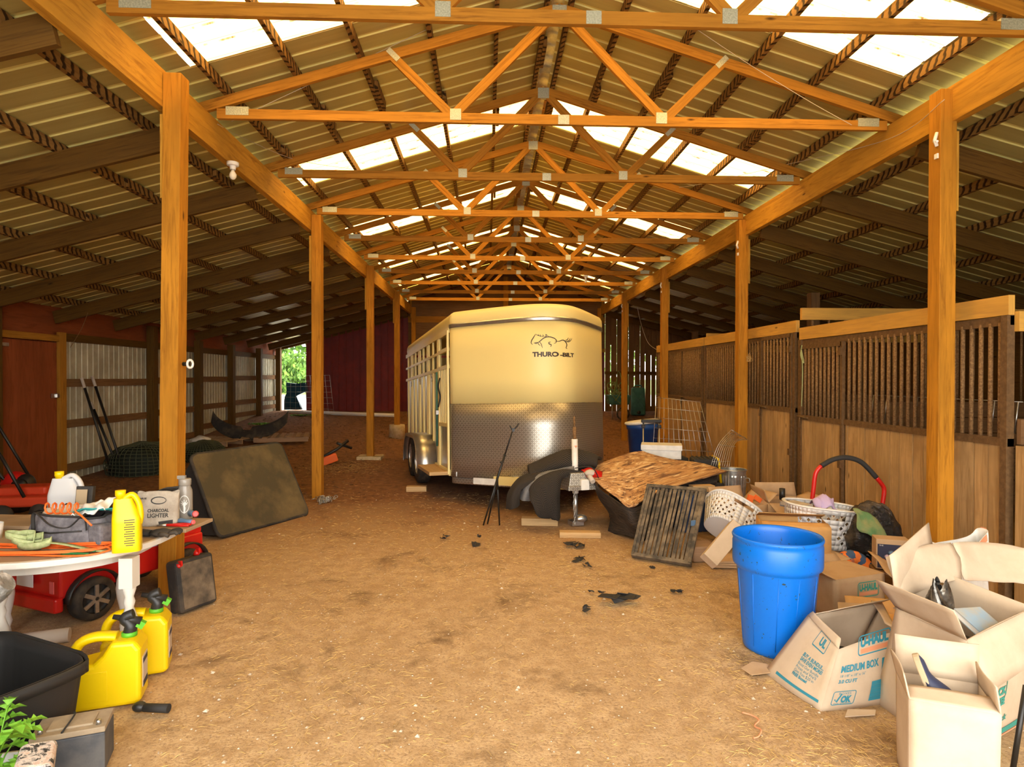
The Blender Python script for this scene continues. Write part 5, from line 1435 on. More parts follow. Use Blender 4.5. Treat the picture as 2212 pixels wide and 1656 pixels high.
# --- tall moving box
B = [(2.10, 2.66, 0), (2.66, 2.93, 0), (2.56, 3.45, 0), (2.04, 3.14, 0)]
Tt = [at_y(2088, 1382, 2.68), V((2.72, 2.95, .56)), V((2.58, 3.42, .60)), at_y(1936, 1312, 3.1)]
pr = [rim_(.10, .14, .26, .27, .006, .13), T_('100%', .07, .14, .28, .18, .003), T_('BUY-BACK', .035, .11, .225, .24, .003), T_('GUARANTEE', .035, .12, .175, .22, .003), T_("We'll Buy Back", .03, .02, .09, .36, .001, .2), rect_(.05, .02, .50, .026)] + uhaul(.15, .41, .18, .06)
carton('large_moving_box', 'tall pale moving box with raised flaps and green guarantee print at the right edge', B, Tt, 'cardboard_pale', [(2, .27, 12, .0), (3, .20, 40, -.05), (0, .22, 158, .0), (3, .01, 90)], decals=[(0, pr, .62, .56, 'ink_teal', 'green_print'), (0, [rect_(.05, .006, .50, .008)], .62, .56, 'ink_orange', 'orange_stripe')], bulge=.02, th=.006, seed=2)
# left flap hanging and big back-left wing
m = drape([[at_y(1936, 1312, 3.08), at_y(2010, 1345, 2.88), at_y(2088, 1382, 2.68)], [at_y(1930, 1360, 3.05), at_y(2005, 1400, 2.86), at_y(2085, 1430, 2.66)], [at_y(1928, 1405, 3.03), at_y(2000, 1440, 2.85), at_y(2080, 1470, 2.66)]], 8, 6, .003)
bx = bpy.data.objects['large_moving_box']
m.build('flap', 'cardboard_pale', bx, world=True, solid=.006)
m = drape([[at_y(1948, 1292, 3.12), at_y(2020, 1265, 3.25), at_y(2078, 1250, 3.35)], [at_y(1925, 1240, 3.16), at_y(2005, 1215, 3.3), at_y(2072, 1205, 3.42)], [at_y(1914, 1202, 3.2), at_y(1990, 1178, 3.34), at_y(2052, 1172, 3.46)]], 8, 6, .003)
m.build('flap', 'cardboard_pale', bx, world=True, solid=.006)
m = drape([[at_y(2082, 1252, 3.36), at_y(2150, 1256, 3.42), at_y(2222, 1262, 3.40)], [at_y(2072, 1210, 3.42), at_y(2140, 1210, 3.5), at_y(2225, 1220, 3.46)], [at_y(2058, 1172, 3.46), at_y(2130, 1170, 3.54), at_y(2228, 1186, 3.5)]], 8, 6, .003)
m.build('flap', 'cardboard_pale', bx, world=True, solid=.006)
# things in the tall box
m = MB(); m.grid(lambda u, v: V((2.29, 3.02, .36)) + V((math.cos(u * 2 * PI) * .12 * (1 - v * .7), math.sin(u * 2 * PI) * .08 * (1 - v * .75), v * .30)) * (1 + .10 * math.sin(u * 21 + v * 9)), 36, 14, closed_u=True)
m.poly([V((2.29 + math.cos(a) * .036, 3.02 + math.sin(a) * .02, .66)) for a in [q * PI / 4 for q in range(8)]])
speck('foil_dark', (.02, .018, .015), (.25, .23, .20), 14, .15, .7, .6)
tag(m.build('foil_bag', 'foil_dark'), 'crinkled dark foil bag standing in the tall moving box', 'bag')
o = thing('paperback_book', 'pale blue book lying tilted at the right in the tall moving box', 'book', (2.42, 2.93, .49), rot=(.5, .1, .35))
MB().box((0, 0, .012), (.20, .15, .02)).build('pages', 'foam_white', o); MB().box((0, 0, .024), (.205, .155, .004)).box((0, 0, .0), (.205, .155, .004)).build('book_cover', 'steel_blue', o)
speck('book_blue', (.30, .42, .52), (.45, .40, .30), 9, .5, 0, 0)
bpy.data.objects['book_cover'].data.materials[0] = MAT['book_blue']
m = MB().box((2.36, 3.03, .18), (.36, .40, .36), RZ(.45)); tag(m.build('packed_bundle', 'black_rubber', bevel=.03), 'dark bundle filling the bottom of the tall moving box', 'bundle')
# --- small pale front box
B, Tt = obox((1.90, 2.47, 0), .29, .25, .40, -.42, top=1.04)
carton('small_open_box', 'small pale open cardboard box nearest the camera at lower right', B, Tt, 'cardboard_pale', [(0, .10, -80, .02), (2, .16, 8, -.02), (3, .10, 12, .0), (1, .10, -8, .05)], th=.006, bulge=.006, seed=3)
shoe('navy and tan shoe standing in the small open box', (1.86, 2.535, .40), 0, .24, 'navy', 'tan', rot=(.3, -1.15, 2.2))
m = MB().box((1.90, 2.47, .26), (.22, .18, .18), RZ(-.42)); tag(m.build('packed_bundle', 'tan', bevel=.02), 'tan bundle filling the small open box', 'bundle')
# --- pole at the right edge
m = MB().tube([at_y(2188, 1662, 2.47), at_y(2216, 1480, 2.52)], .011, 10); tag(m.build('thin_pole', 'black_metal'), 'thin dark pole at the lower right corner', 'pole')
# --- feed sack behind tall box
o = thing('feed_sack', 'white and orange woven feed sack standing behind the tall moving box', 'sack', (3.15, 4.0, 0), .2)
def sf(u, v):
    a = u * 2 * PI; k = 1 - .25 * v
    return (math.copysign(abs(math.cos(a)) ** .6, math.cos(a)) * .22 * (1 + .04 * math.sin(v * 9)), math.copysign(abs(math.sin(a)) ** .7, math.sin(a)) * .11 * (1 - v * .45) + .01 * math.sin(a * 5), v * .62 + .03 * math.cos(2 * a) * v + .03 * math.cos(a) * v)
m = MB(); m.grid(sf, 40, 16, closed_u=True); m.poly([sf(i / 40, 0) for i in range(40)][::-1]); m.build('sack_body', 'foam_white', o, solid=.003)
m = MB(); m.grid(lambda u, v: V(sf(.60 + u * .30, .93 + v * .07)) * 1.0 + V((0, -.004, 0)), 14, 2); m.grid(lambda u, v: V(sf(.98 + u * .04, .75 + v * .25)) * 1.01, 4, 4); m.build('orange_band', 'ink_orange', o)
# --- small moving box
B, Tt = obox((2.60, 4.42, 0), .46, .34, .29, .30)
pr = uhaul(.20, .14, .20, .11) + [T_('SMALL BOX', .034, .09, .07, .20, .002), T_('MOVING', .02, .05, .03, .1)]
carton('small_moving_box', 'small brown moving box with green logo right of the blue barrel', B, Tt, 'cardboard', [(1, .18, 110, .02), (3, .12, 60, .05)], closed=True, decals=[(0, pr, .46, .29, 'ink_teal', 'green_logo'), (0, [rect_(.215, .155, .17, .022)], .46, .29, 'ink_orange', 'orange_band')], seed=4)
B, Tt = obox((2.62, 4.95, 0), .44, .28, .22, .15); carton('brown_box', 'open brown box with orange paper inside, behind the small moving box', B, Tt, 'cardboard', [(0, .10, -60), (1, .1, 80)], seed=5)
m = MB().box((2.55, 4.92, .215), (.2, .10, .012), RZ(.5) @ RX(.2)); tag(m.build('orange_leaflet', 'ink_orange'), 'orange paper leaflet lying in the open brown box', 'paper')
o = thing('padded_envelope', 'brown padded envelope with string on the dirt beside the small moving box', 'envelope', (2.42, 3.88, .17), rot=(.5, -.1, -.5)); MB().box((0, 0, 0), (.26, .18, .014)).build('envelope_body', 'cardboard', o, bevel=.005); MB().tube([(.02, -.09, .010), (.03, .09, .010)], .002, 5).build('string', 'foam_white', o)
B, Tt = obox((2.52, 3.86, 0), .30, .26, .14, -.3); carton('brown_box', 'low crushed brown box supporting the padded envelope', B, Tt, 'cardboard_orange', [(1, .14, 70), (2, .1, 40)], closed=True, seed=6)
B, Tt = obox((2.18, 4.25, 0), .16, .2, .24, .3); carton('brown_box', 'narrow brown box standing right against the blue barrel', B, Tt, 'cardboard_orange', [], closed=True)
m = drape([[(2.85, 4.25, .30), (3.0, 4.2, .22), (3.15, 4.1, .10)], [(2.9, 4.45, .34), (3.05, 4.4, .26), (3.2, 4.3, .14)], [(2.95, 4.65, .36), (3.1, 4.6, .28), (3.25, 4.5, .16)]], 8, 6, .003); tag(m.build('cardboard_sheet', 'cardboard', solid=.005), 'sloping loose cardboard sheet right of the small moving box', 'cardboard')
# --- orange mailer box
B, Tt = obox((2.66, 5.26, .20), .54, .32, .24, -.25)
for q in (2, 3): Tt[q] = Tt[q] + V((0, 0, .02))
carton('long_brown_box', 'long orange-brown box with torn lid behind the blue barrel', B, Tt, 'cardboard_orange', [(2, .15, -70), (0, .10, -80)], closed=False, bulge=.006, seed=7)
m = MB().box((2.64, 5.28, .10), (.54, .34, .195), RZ(-.25)); tag(m.build('flattened_boxes', 'cardboard', bevel=.004), 'stack of flattened cardboard under the long orange-brown box', 'cardboard')
# --- long flat box and pieces left of the barrel
a_, b_ = at_y(1530, 1212, 5.15), at_y(1588, 1158, 5.25)
m = MB().beam(a_, b_ + V((.06, .1, .06)), .14, .10, up=(0, -1, .5)); tag(m.build('long_flat_box', 'cardboard_pale', bevel=.004), 'long pale flat box lying slanted left of the barrel', 'box')
m = MB().box((at_z(1522, 1212).x, at_z(1522, 1212).y + .1, .07), (.24, .22, .14), RZ(.1)); tag(m.build('wood_offcut', 'wood_pallet', bevel=.006), 'square brown offcut block beside the slatted panel', 'block')
for k in range(3):
    p = at_z(1582, 1228); m = MB().box((p.x + .02 * k, p.y + .12, .014 + .022 * k), (.34, .24, .018), RZ(.06 * k - .1)); tag(m.build('cardboard_sheet', 'cardboard'), '%s flattened cardboard sheet of the stack left of the barrel' % ('lowest', 'middle', 'top')[k], 'cardboard')
# --- laundry baskets
plain('basket_white', (.72, .70, .66), .45)
def basket(lab, c, L, W, H, rot):
    o = thing('laundry_basket', lab, 'laundry basket', c, rot=rot)
    NU, NV = 44, 8
    def P(u, v):
        a = u * 2 * PI; k = .80 + .20 * v
        return V((math.copysign(abs(math.cos(a)) ** .75, math.cos(a)) * L / 2 * k, math.copysign(abs(math.sin(a)) ** .75, math.sin(a)) * W / 2 * k, v * H))
    m = MB()
    for j_ in range(NV):
        for i in range(NU):
            u0, u1, v0, v1 = i / NU, (i + 1) / NU, j_ / NV, (j_ + 1) / NV
            n = m.add([P(u0, v0), P(u1, v0), P(u1, v1), P(u0, v1)])
            hole = 1 <= j_ <= 5 and (i % 11) not in (0, 10) and (i + j_) % 2 == 0 or (1 <= j_ <= 5 and (i % 11) not in (0, 10) and False)
            grip = j_ == 6 and (i % 22) in (9, 10, 11, 12)
            if grip: continue
            if hole:
                uc, vc = (u0 + u1) / 2, (v0 + v1) / 2; hu, hv = (u1 - u0) * .42, (v1 - v0) * .42
                d = m.add([P(uc, vc - hv), P(uc + hu, vc), P(uc, vc + hv), P(uc - hu, vc)])
                A_, B_, C_, D_ = n, n + 1, n + 2, n + 3
                for f in ((A_, B_, d), (B_, C_, d + 1), (C_, D_, d + 2), (D_, A_, d + 3), (A_, d, d + 3), (B_, d + 1, d), (C_, d + 2, d + 1), (D_, d + 3, d + 2)): m.face(f)
            else: m.face((n, n + 1, n + 2, n + 3), None, True)
    m.poly([P(i / NU, 0) for i in range(NU)][::-1])
    m.build('basket_body', 'basket_white', o, solid=.003)
    m = MB(); m.tube([P(i / NU, 1) * 1.0 + V((0, 0, 0)) for i in range(NU)], .017, 8, closed=True, flat=.6); m.build('basket_rim', 'basket_white', o)
    return o
basket('white laundry basket tipped over beside the slatted panel, rim facing right', (2.38, 6.0, .17), .58, .42, .30, (-.75, .55, -.15))
basket('white laundry basket full of odds and ends under the red push handle', (3.03, 5.50, .18), .66, .44, .36, (.0, .09, -.16))
m = MB().box((3.05, 5.60, .08), (.50, .5, .16), RZ(-.1)); tag(m.build('flattened_boxes', 'cardboard', bevel=.004), 'cardboard stack under the full laundry basket', 'cardboard')
for k, (c, s_, rz, mt, lab) in enumerate([((2.82, 5.5, .545), (.16, .22, .03), .3, 'paper_bag', 'tan book on top in the laundry basket'), ((2.90, 5.47, .50), (.20, .16, .03), -.2, 'wood_old', 'brown book in the laundry basket'), ((2.80, 5.62, .53), (.14, .10, .04), .8, 'blanket_grey', 'grey book standing in the laundry basket')]):
    o = thing('book', lab, 'book', c, rz, 'books in the laundry basket'); MB().box((0, 0, 0), (s_[0], s_[1], s_[2])).build('cover', mt, o); MB().box((.004, 0, 0), (s_[0], s_[1] * .97, s_[2] * .7)).build('pages', 'foam_white', o)
cloth([[(2.96, 5.36, .52), (3.04, 5.36, .55), (3.12, 5.38, .52)], [(2.94, 5.46, .58), (3.03, 5.46, .64), (3.14, 5.46, .60)], [(2.96, 5.56, .52), (3.05, 5.58, .56), (3.12, 5.56, .52)]], 'purple_cloth', 'pale lilac cloth bag sticking up from the laundry basket', 'cloth_bag', 'cloth', .005, .012, 3, 14, 12, 12)
# --- red and black push handle
o = thing('push_handle', 'arched red push handle with black foam grip rising from the pile', 'push handle', tuple(at_y(1830, 1130, 5.75)))
hp = [at_y(1752, 1100, 5.75), at_y(1757, 1058, 5.75), at_y(1762, 1022, 5.75), at_y(1774, 1006, 5.75)]
hq = [at_y(1774, 1006, 5.75), at_y(1800, 992, 5.74), at_y(1830, 988, 5.73), at_y(1862, 999, 5.72), at_y(1893, 1031, 5.7)]
hr = [at_y(1893, 1031, 5.7), at_y(1905, 1046, 5.7), at_y(1910, 1058, 5.7), at_y(1907, 1084, 5.7), at_y(1899, 1130, 5.7)]
MB().tube(path3(hp, 5), .020, 12).build('red_tube', 'red_plastic', o, world=True); MB().tube(path3(hr, 5), .020, 12).build('red_tube', 'red_plastic', o, world=True); MB().tube(path3(hq, 6), .024, 12).build('foam_grip', 'black_rubber', o, world=True)
MB().tube([hp[0], hp[0] + V((-.05, .1, -.35))], .018, 8).tube([hr[-1], hr[-1] + V((.0, .1, -.28))], .018, 8).build('lower_frame', 'black_metal', o, world=True)
# --- black bin bag, cloth, toy box, cushion
m = MB(); m.blob((3.40, 5.34, .30), (.25, .22, .28), n=54, m=32, amp=.055, seed=3)
rr = random.Random(3)
for i, p in enumerate(m.v): k = .011 * math.sin(p.x * 60 + p.z * 35) * math.sin(p.z * 50 - p.y * 40); d = (p - V((3.40, 5.34, .30))); m.v[i] = p + d.normalized() * k
t = NT('bin_bag'); n1 = t.noise(t.coord('Object', (1, 1, 2)), 12, 5, .6, 1.5); n2 = t.noise(t.coord('Object'), 4, 4); t.set(t.mix(t.ramp(n2, [(.5, (0, 0, 0)), (.68, (1, 1, 1))]), (.012, .012, .013), (.16, .11, .065)), .25); t.bump(n1, .9, .05)
tag(m.build('bin_bag', 'bin_bag'), 'bulging black bin bag lying against the stall boards', 'bag')
cloth([[(3.14, 5.12, .26), (3.24, 5.10, .16), (3.38, 5.05, .07), (3.52, 5.06, .06)], [(3.12, 5.10, .40), (3.22, 5.04, .30), (3.34, 5.0, .18), (3.52, 5.0, .12)], [(3.14, 5.16, .50), (3.24, 5.10, .42), (3.32, 5.06, .30), (3.48, 5.06, .18)]], 'bin_bag', 'loose black plastic fold hanging in front of the bin bag', 'plastic_sheet', 'plastic sheet', .003, .014, 6, 24, 18, 16)
cloth([[(3.12, 5.06, .44), (3.22, 5.02, .36), (3.34, 4.99, .30)], [(3.13, 5.10, .53), (3.24, 5.06, .46), (3.37, 5.03, .35)], [(3.14, 5.16, .58), (3.27, 5.13, .54), (3.38, 5.10, .41)]], 'webbing', 'dusty green cloth draped over the black bin bag', 'cloth_rag', 'cloth', .006, .008, 7, 14, 10, 10)
o = thing('toy_package', 'dark printed package with bright pictures at the right of the pile', 'package', (3.26, 4.84, .16), -.35)
B_ = MB().box((0, 0, .13), (.24, .14, .24)); B_.build('package_body', 'cardboard', o, bevel=.003); MB().box((0, -.072, .115), (.22, .003, .19)).build('printed_front', 'navy', o)
r = random.Random(5)
for k, mt in enumerate(('pink_tip', 'purple_cloth', 'steel_blue', 'white_plastic', 'teal_cloth', 'purple_cloth')):
    MB().lathe([(0, 0), (.016 + .004 * (k % 3), 0), (0, .0015)], (-.07 + .028 * k, -.0745, .08 + .03 * (k % 3)), RX(PI / 2), 14).build('picture_spot', mt, o)
decal([T_('THE', .010, 0, .165, .03), T_('Bubble blaster', .012, .10, .15, .10)][:1], lambda x, y: (x - .10, -.075, y + .03), 'small_print', 'white_plastic', o)
m = MB().box((3.26, 4.86, .08), (.26, .18, .155), RZ(-.35)); tag(m.build('wooden_block', 'wood_old', bevel=.01), 'dark block under the printed package', 'block')
o = thing('neck_pillow', 'orange and blue neck pillow lying in front of the laundry basket', 'pillow', (3.06, 4.98, .10), .3)
t = NT('pillow_print'); vr = t.n('ShaderNodeTexVoronoi'); vr.distance = 'CHEBYCHEV'; vr.inputs['Scale'].default_value = 16; t.L(t.coord('Object'), vr.inputs['Vector']); t.set(t.ramp(vr.outputs['Color'], [(.48, (.05, .10, .20)), (.52, (.80, .20, .03))]), .9)
MB().tube([V((.115 * math.cos(a), .11 * math.sin(a), .0)) @ RX(-.9) for a in [-.9 + q * .33 for q in range(16)]], [.04] + [.068] * 14 + [.04], 14).build('pillow_body', 'pillow_print', o)
m = MB().tube([(2.72, 4.95, .05), (2.98, 4.93, .05)], .03, 10); tag(m.build('blue_tube', 'steel_blue'), 'blue tube lying below the laundry basket', 'tube')
speck('green_cloth', (.10, .20, .07), (.30, .26, .10), 6, .85, 0, .2)
for q in bpy.data.objects:
    if q.name.startswith('cloth_rag') and q.get('label', '').startswith('dusty green'): q.data.materials[0] = MAT['green_cloth']
# --- cartons behind
B, Tt = obox((2.66, 6.42, .0), .42, .38, .38, .25); carton('open_carton', 'open brown carton with spread flaps behind the tipped basket', B, Tt, 'cardboard', [(0, .16, 165, .03), (3, .18, 80, .05), (1, .17, 50, .02), (2, .14, 20)], seed=8, bulge=.01)
B, Tt = obox((3.16, 6.45, .0), .46, .40, .40, -.05); carton('open_carton', 'open brown carton by the stall boards behind the push handle', B, Tt, 'cardboard', [(0, .16, 130, .05, .03), (1, .15, 70), (2, .15, 10, .03), (3, .14, 20, .03)], seed=9, bulge=.01, decals=[(0, [rim_(.05, .10, .14, .06, .004, .01)], .48, .44, 'ink_teal', 'green_print')])
m = MB().box((2.78, 6.40, .42), (.06, .03, .08), RY(.3)).box((2.86, 6.40, .42), (.08, .03, .05), RY(.6)); tag(m.build('orange_packet', 'orange'), 'small orange and white packet in the open carton', 'packet')
m = MB().tube([(3.15, 6.45, .40), (3.15, 6.45, .52)], .03, 10); tag(m.build('black_bottle', 'black_plastic'), 'small black bottle sticking out of the rear carton', 'bottle')
# --- galvanized trash can
o = thing('trash_can', 'small ribbed galvanized trash can at the foot of the second right post', 'trash can', (3.22, 7.95, 0))
NS = 72
def tc(u, v):
    a = u * 2 * PI; r = .150 + .018 * v + (.006 * (1 if math.sin(a * 24) > 0 else 0) if .06 < v < .86 else 0)
    return (math.cos(a) * r, math.sin(a) * r, v * .50)
m = MB(); m.grid(tc, 144, 24, closed_u=True, smooth=False); m.poly([tc(i / 48, 0) for i in range(48)][::-1]); m.build('can_body', 'galv', o)
MB().tube([V((math.cos(q * PI / 20) * .170, math.sin(q * PI / 20) * .170, .50)) for q in range(40)], .008, 8, closed=True).build('rolled_rim', 'galv', o)
MB().tube(path3([(.13, -.11, .40), (.16, -.14, .40), (.16, -.14, .35), (.13, -.11, .35)], 4), .006, 6).build('can_handle', 'galv', o)
# --- wire fence roll and mesh panel
m = MB(); A = [at_y(1535, 1008, 7.8), at_y(1552, 960, 7.8), at_y(1580, 928, 7.9)]; 
for k in range(9):
    off = V((.035 * k, .02 * k, .0)); m.tube(path3([A[0] + V((.0 + .03 * k, 0, 0)), A[1] + off * 1.0, A[2] + off + V((0, 0, -.018 * k))], 6), .0035, 5)
for t_ in (.15, .5, .85):
    P = [V(catmull(A, t_)) + V((.033 * k, .012 * k, -.01 * k * t_)) for k in range(9)]; m.tube(P, .0035, 5)
m.tube([A[2], A[2] + V((.28, .16, -.144))], .0045, 5)
for k in (0, 8): m.tube([A[0] + V((.03 * k, 0, 0)), A[0] + V((.03 * k, .05, -.62))], .0035, 5)
tag(m.build('wire_fence_offcut', 'galv'), 'curled offcut of wire fencing leaning on the stall front', 'wire fencing')
wiremesh(at_z(1402, 1052, .02) if False else V((2.55, 9.5, .12)), V((3.55, 9.2, .12)), at_y(1512, 868, 9.3), at_y(1418, 858, 9.6), 11, 8, .004, 'tall square wire mesh panel standing before the middle stall')
# --- blue bin, luggage cart
o = thing('recycling_bin', 'dark blue tapered bin with crooked pale lid behind the camouflage cloth', 'bin', (2.78, 10.9, .0))
speck('bin_navy', (.01, .05, .20), (.015, .08, .28), 4, .4, 0, 0)
m = MB().lathe([(0, 0), (.21, 0), (.22, .02), (.27, .78), (.29, .78), (.30, .88), (.28, .88)], n=36, sy=.85); m.build('bin_body', 'bin_navy', o)
MB().lathe([(0, 0), (.29, 0), (.31, .02), (.30, .045), (0, .06)], (-.02, 0, .885), RY(-.12), 30, sy=.85).build('lid', 'foam_white', o)
o = thing('luggage_cart', 'folding luggage cart with black crossbar handle in front of the dark blue bin', 'cart', (2.42, 9.0, 0))
for x in (-.12, .12): MB().tube([(x, 0, .02), (x, 0, 1.05)], .012, 8).build('upright', 'steel', o)
MB().box((0, 0, 1.06), (.30, .05, .05)).box((-.12, 0, .98), (.05, .04, .05)).box((.12, 0, .98), (.05, .04, .05)).build('crossbar', 'black_plastic', o, bevel=.01)
MB().box((0, -.08, .02), (.28, .2, .02)).build('foot_plate', 'black_plastic', o)
# --- camouflage cover on a pile
A1, A2, A3 = at_y(1272, 1012, 7.2), at_y(1310, 1000, 7.35), at_y(1372, 985, 7.9)
cam_ = [[at_y(1268, 1016, 7.05), at_y(1290, 1003, 7.3), at_y(1340, 986, 7.8), at_y(1390, 974, 8.0)],
        [at_y(1276, 1028, 6.9), at_y(1330, 1020, 7.0), at_y(1400, 1000, 7.4), at_y(1460, 992, 7.9)],
        [at_y(1300, 1050, 6.7), at_y(1350, 1052, 6.7), at_y(1420, 1030, 6.9), at_y(1530, 1006, 7.6)],
        [at_y(1334, 1078, 6.45), at_y(1364, 1096, 6.3), at_y(1420, 1062, 6.5), at_y(1570, 1020, 7.2)]]
m = drape(cam_, 40, 30, .010, 4, 7); tag(m.build('camouflage_cover', 'camo_cloth', solid=.012), 'brown camouflage cover spread over the pile beside the trailer hitch', 'cover')
G = at_z(1392, 1172); G2 = at_z(1352, 1140)
t = NT('black_tarp'); n1 = t.noise(t.coord('UV', (1, 4, 1)), 4, 5); t.set(t.ramp(n1, [(.4, (.012, .010, .010)), (.7, (.09, .06, .04))]), .6); t.bump(n1, .7, .03)
m = drape([[at_y(1272, 1030, 6.95), at_y(1300, 1056, 6.7), at_y(1334, 1084, 6.43), at_y(1364, 1098, 6.32), at_y(1400, 1080, 6.4)],
           [at_y(1290, 1070, 6.9), at_y(1315, 1090, 6.65), at_y(1345, 1110, 6.40), at_y(1372, 1122, 6.30), at_y(1405, 1120, 6.35)],
           [at_y(1318, 1110, 6.8), at_y(1335, 1125, 6.55), at_y(1360, 1138, 6.40), at_y(1382, 1148, 6.30), at_y(1410, 1150, 6.35)],
           [V((1.34, 6.75, .01)), V((1.42, 6.55, .01)), V((1.52, 6.4, .01)), V((1.60, 6.36, .01)), V((1.75, 6.4, .01))]], 40, 24, .012, 5, 9)
tag(m.build('black_tarp', 'black_tarp', solid=.006), 'black folded tarp hanging from the camouflage cover to the dirt', 'tarp')
m = drape([[at_y(1470, 1028, 7.2), at_y(1510, 1024, 7.25), at_y(1550, 1026, 7.3)], [at_y(1460, 1045, 7.0), at_y(1510, 1042, 7.05), at_y(1548, 1040, 7.1)], [at_y(1465, 1058, 7.1), at_y(1510, 1056, 7.15), at_y(1545, 1044, 7.2)]], 16, 10, .01, 3, 8)
tag(m.build('rolled_mat', 'black_tarp', solid=.02), 'black rolled mat end under the right tip of the camouflage cover', 'mat')
B, Tt = obox((1.90, 7.25, 0), .70, .55, .50, .35); carton('storage_crate', 'dark crate under the camouflage cover', B, Tt, 'dusty_black', closed=True)
B, Tt = obox((2.45, 8.55, 0), .60, .45, .60, 0); carton('storage_crate', 'dark crate carrying the white lidded box', B, Tt, 'dusty_black', closed=True)
o = thing('lidded_box', 'white cardboard document box with lid behind the camouflage cover', 'box', (2.40, 8.4, .602), -.28)
MB().box((0, 0, .085), (.52, .34, .17)).build('box_body', 'foam_white', o, bevel=.003); MB().box((0, 0, .15), (.545, .365, .07)).build('lid', 'foam_white', o, bevel=.003)
o = thing('storage_tote', 'black ribbed tote on its side with a yellow rim near the stall', 'tote', (2.88, 8.1, .34), rot=(0, 0, -.15))
m = MB().box((0, 0, .15), (.34, .36, .28), taper=.9); m.build('tote_body', 'dusty_black', o, bevel=.02, seg=3)
for k in range(5): MB().box((-.12 + .06 * k, 0, .294), (.02, .31, .012)).build('tote_rib', 'dusty_black', o)
MB().tube([(.16, -.19, .30), (.19, -.19, .0), (.19, .19, .0), (.16, .19, .30)], .014, 6, closed=True).build('yellow_rim', 'yellow', o)
m = MB().box((2.9, 8.1, .17), (.42, .4, .335), RZ(-.15)); tag(m.build('storage_crate', 'dusty_black', bevel=.02), 'dark crate below the black ribbed tote', 'crate')
o = thing('storage_tote', 'dark blue storage tote half hidden behind the slatted panel', 'tote', (2.36, 6.85, 0), .1)
m = MB().box((0, 0, .20), (.50, .38, .40), taper=1.06); m.build('tote_body', 'blue_dark', o, bevel=.02, seg=3); MB().box((0, 0, .405), (.56, .44, .03)).build('lid', 'blue_dark', o, bevel=.008)
m = MB().box((2.42, 6.85, .455), (.26, .12, .07), RZ(.1)); tag(m.build('wood_offcut', 'wood_block', bevel=.003), 'pale board piece lying on the dark blue tote lid', 'wood piece')
# --- slatted panel
c00, c10, c11, c01 = at_z(1367, 1206), at_z(1490, 1226), at_y(1524, 1056, 5.95), at_y(1402, 1046, 6.25)
c00.z = c10.z = .02
o = thing('slatted_panel', 'dusty black slatted folding panel leaning against the camouflage pile', 'panel', tuple((c00 + c10) / 2))
f = lambda u, v: c00.lerp(c10, u).lerp(c01.lerp(c11, u), v)
nn = (c10 - c00).cross(c01 - c00).normalized()
speck('slat_grey', (.045, .038, .030), (.20, .15, .095), 9, .75, 0, .3)
for v0, nm in ((.02, 'bottom_rail'), (.97, 'top_rail')): MB().beam(f(-.02, v0), f(1.02, v0), .035, .05, up=nn).build(nm, 'slat_grey', o, world=True)
MB().beam(f(0, .02) + nn * .02, f(.0, .98) + nn * .02, .025, .02, up=nn).build('side_rail', 'slat_grey', o, world=True); MB().beam(f(1, .02) + nn * .02, f(1, .98) + nn * .02, .03, .03, up=nn).build('side_rail', 'slat_grey', o, world=True)
r = random.Random(1)
for k in range(13):
    u = .04 + k * .074; MB().beam(f(u, .03) + nn * .01, f(u + .012, .97) + nn * .01, .022 if k % 3 else .034, .012, up=nn).build('slat', 'slat_grey', o, world=True)
for k in range(7):
    u = .08 + k * .135; MB().beam(f(u, .06) - nn * .03, f(u, .94) - nn * .03, .02, .012, up=nn).build('rear_slat', 'slat_grey', o, world=True)
MB().box(f(.93, .50) + nn * .035, (.05, .01, .05), RZ(.3)).build('blue_sticker', 'steel_blue', o, world=True)
# --- distant right: teal tank, wagon with hose
p = at_y(1378, 897, 19.4); o = thing('portable_tank', 'teal plastic portable tank standing upright near the rear board wall', 'tank', (p.x, p.y, ground_z(p.x, p.y)))
MB().box((0, 0, .45), (.46, .22, .88), taper=.92).build('tank_body', 'teal_plastic', o, bevel=.05, seg=3); MB().beam((-.17, -.118, .25), (.17, -.118, .75), .02, .02).beam((.17, -.118, .25), (-.17, -.118, .75), .02, .02).build('moulded_cross', 'teal_plastic', o)
MB().lathe([(.06, 0), (.06, .03), (0, .03)], (0, -.11, .1), RX(PI / 2), 18).build('drain_cap', 'black_plastic', o); MB().tube([(-.12, 0, .88), (-.10, 0, .95), (.10, 0, .95), (.12, 0, .88)], .025, 8).build('handle', 'teal_plastic', o)
p = at_y(1328, 897, 18.9); o = thing('wheelbarrow', 'teal garden cart piled with tangled hose at the rear right of the trailer', 'cart', (p.x + .1, p.y, ground_z(p.x, p.y)))
MB().box((0, 0, .62), (.62, .45, .30), taper=1.15).build('tray', 'teal_plastic', o, bevel=.04); MB().lathe([(.16, -.04), (.20, -.03), (.20, .03), (.16, .04)], (.1, -.25, .20), RX(PI / 2), 24, caps=False).build('wheel', 'tyre', o)
for x in (-.2, .22): MB().tube([(x, -.1, .5), (x * 1.1, -.15, .02)], .018, 8).build('leg', 'steel', o)
r = random.Random(6); pts = [(p.x + .05 + r.gauss(0, .18), p.y - .1 + r.gauss(0, .12), ground_z(p.x, p.y) + .85 + r.gauss(0, .22)) for _ in range(34)]
tag(MB().tube(path3(pts, 4), .014, 6).build('garden_hose', 'green_cloth'), 'tangled garden hose heaped on the teal cart', 'hose')
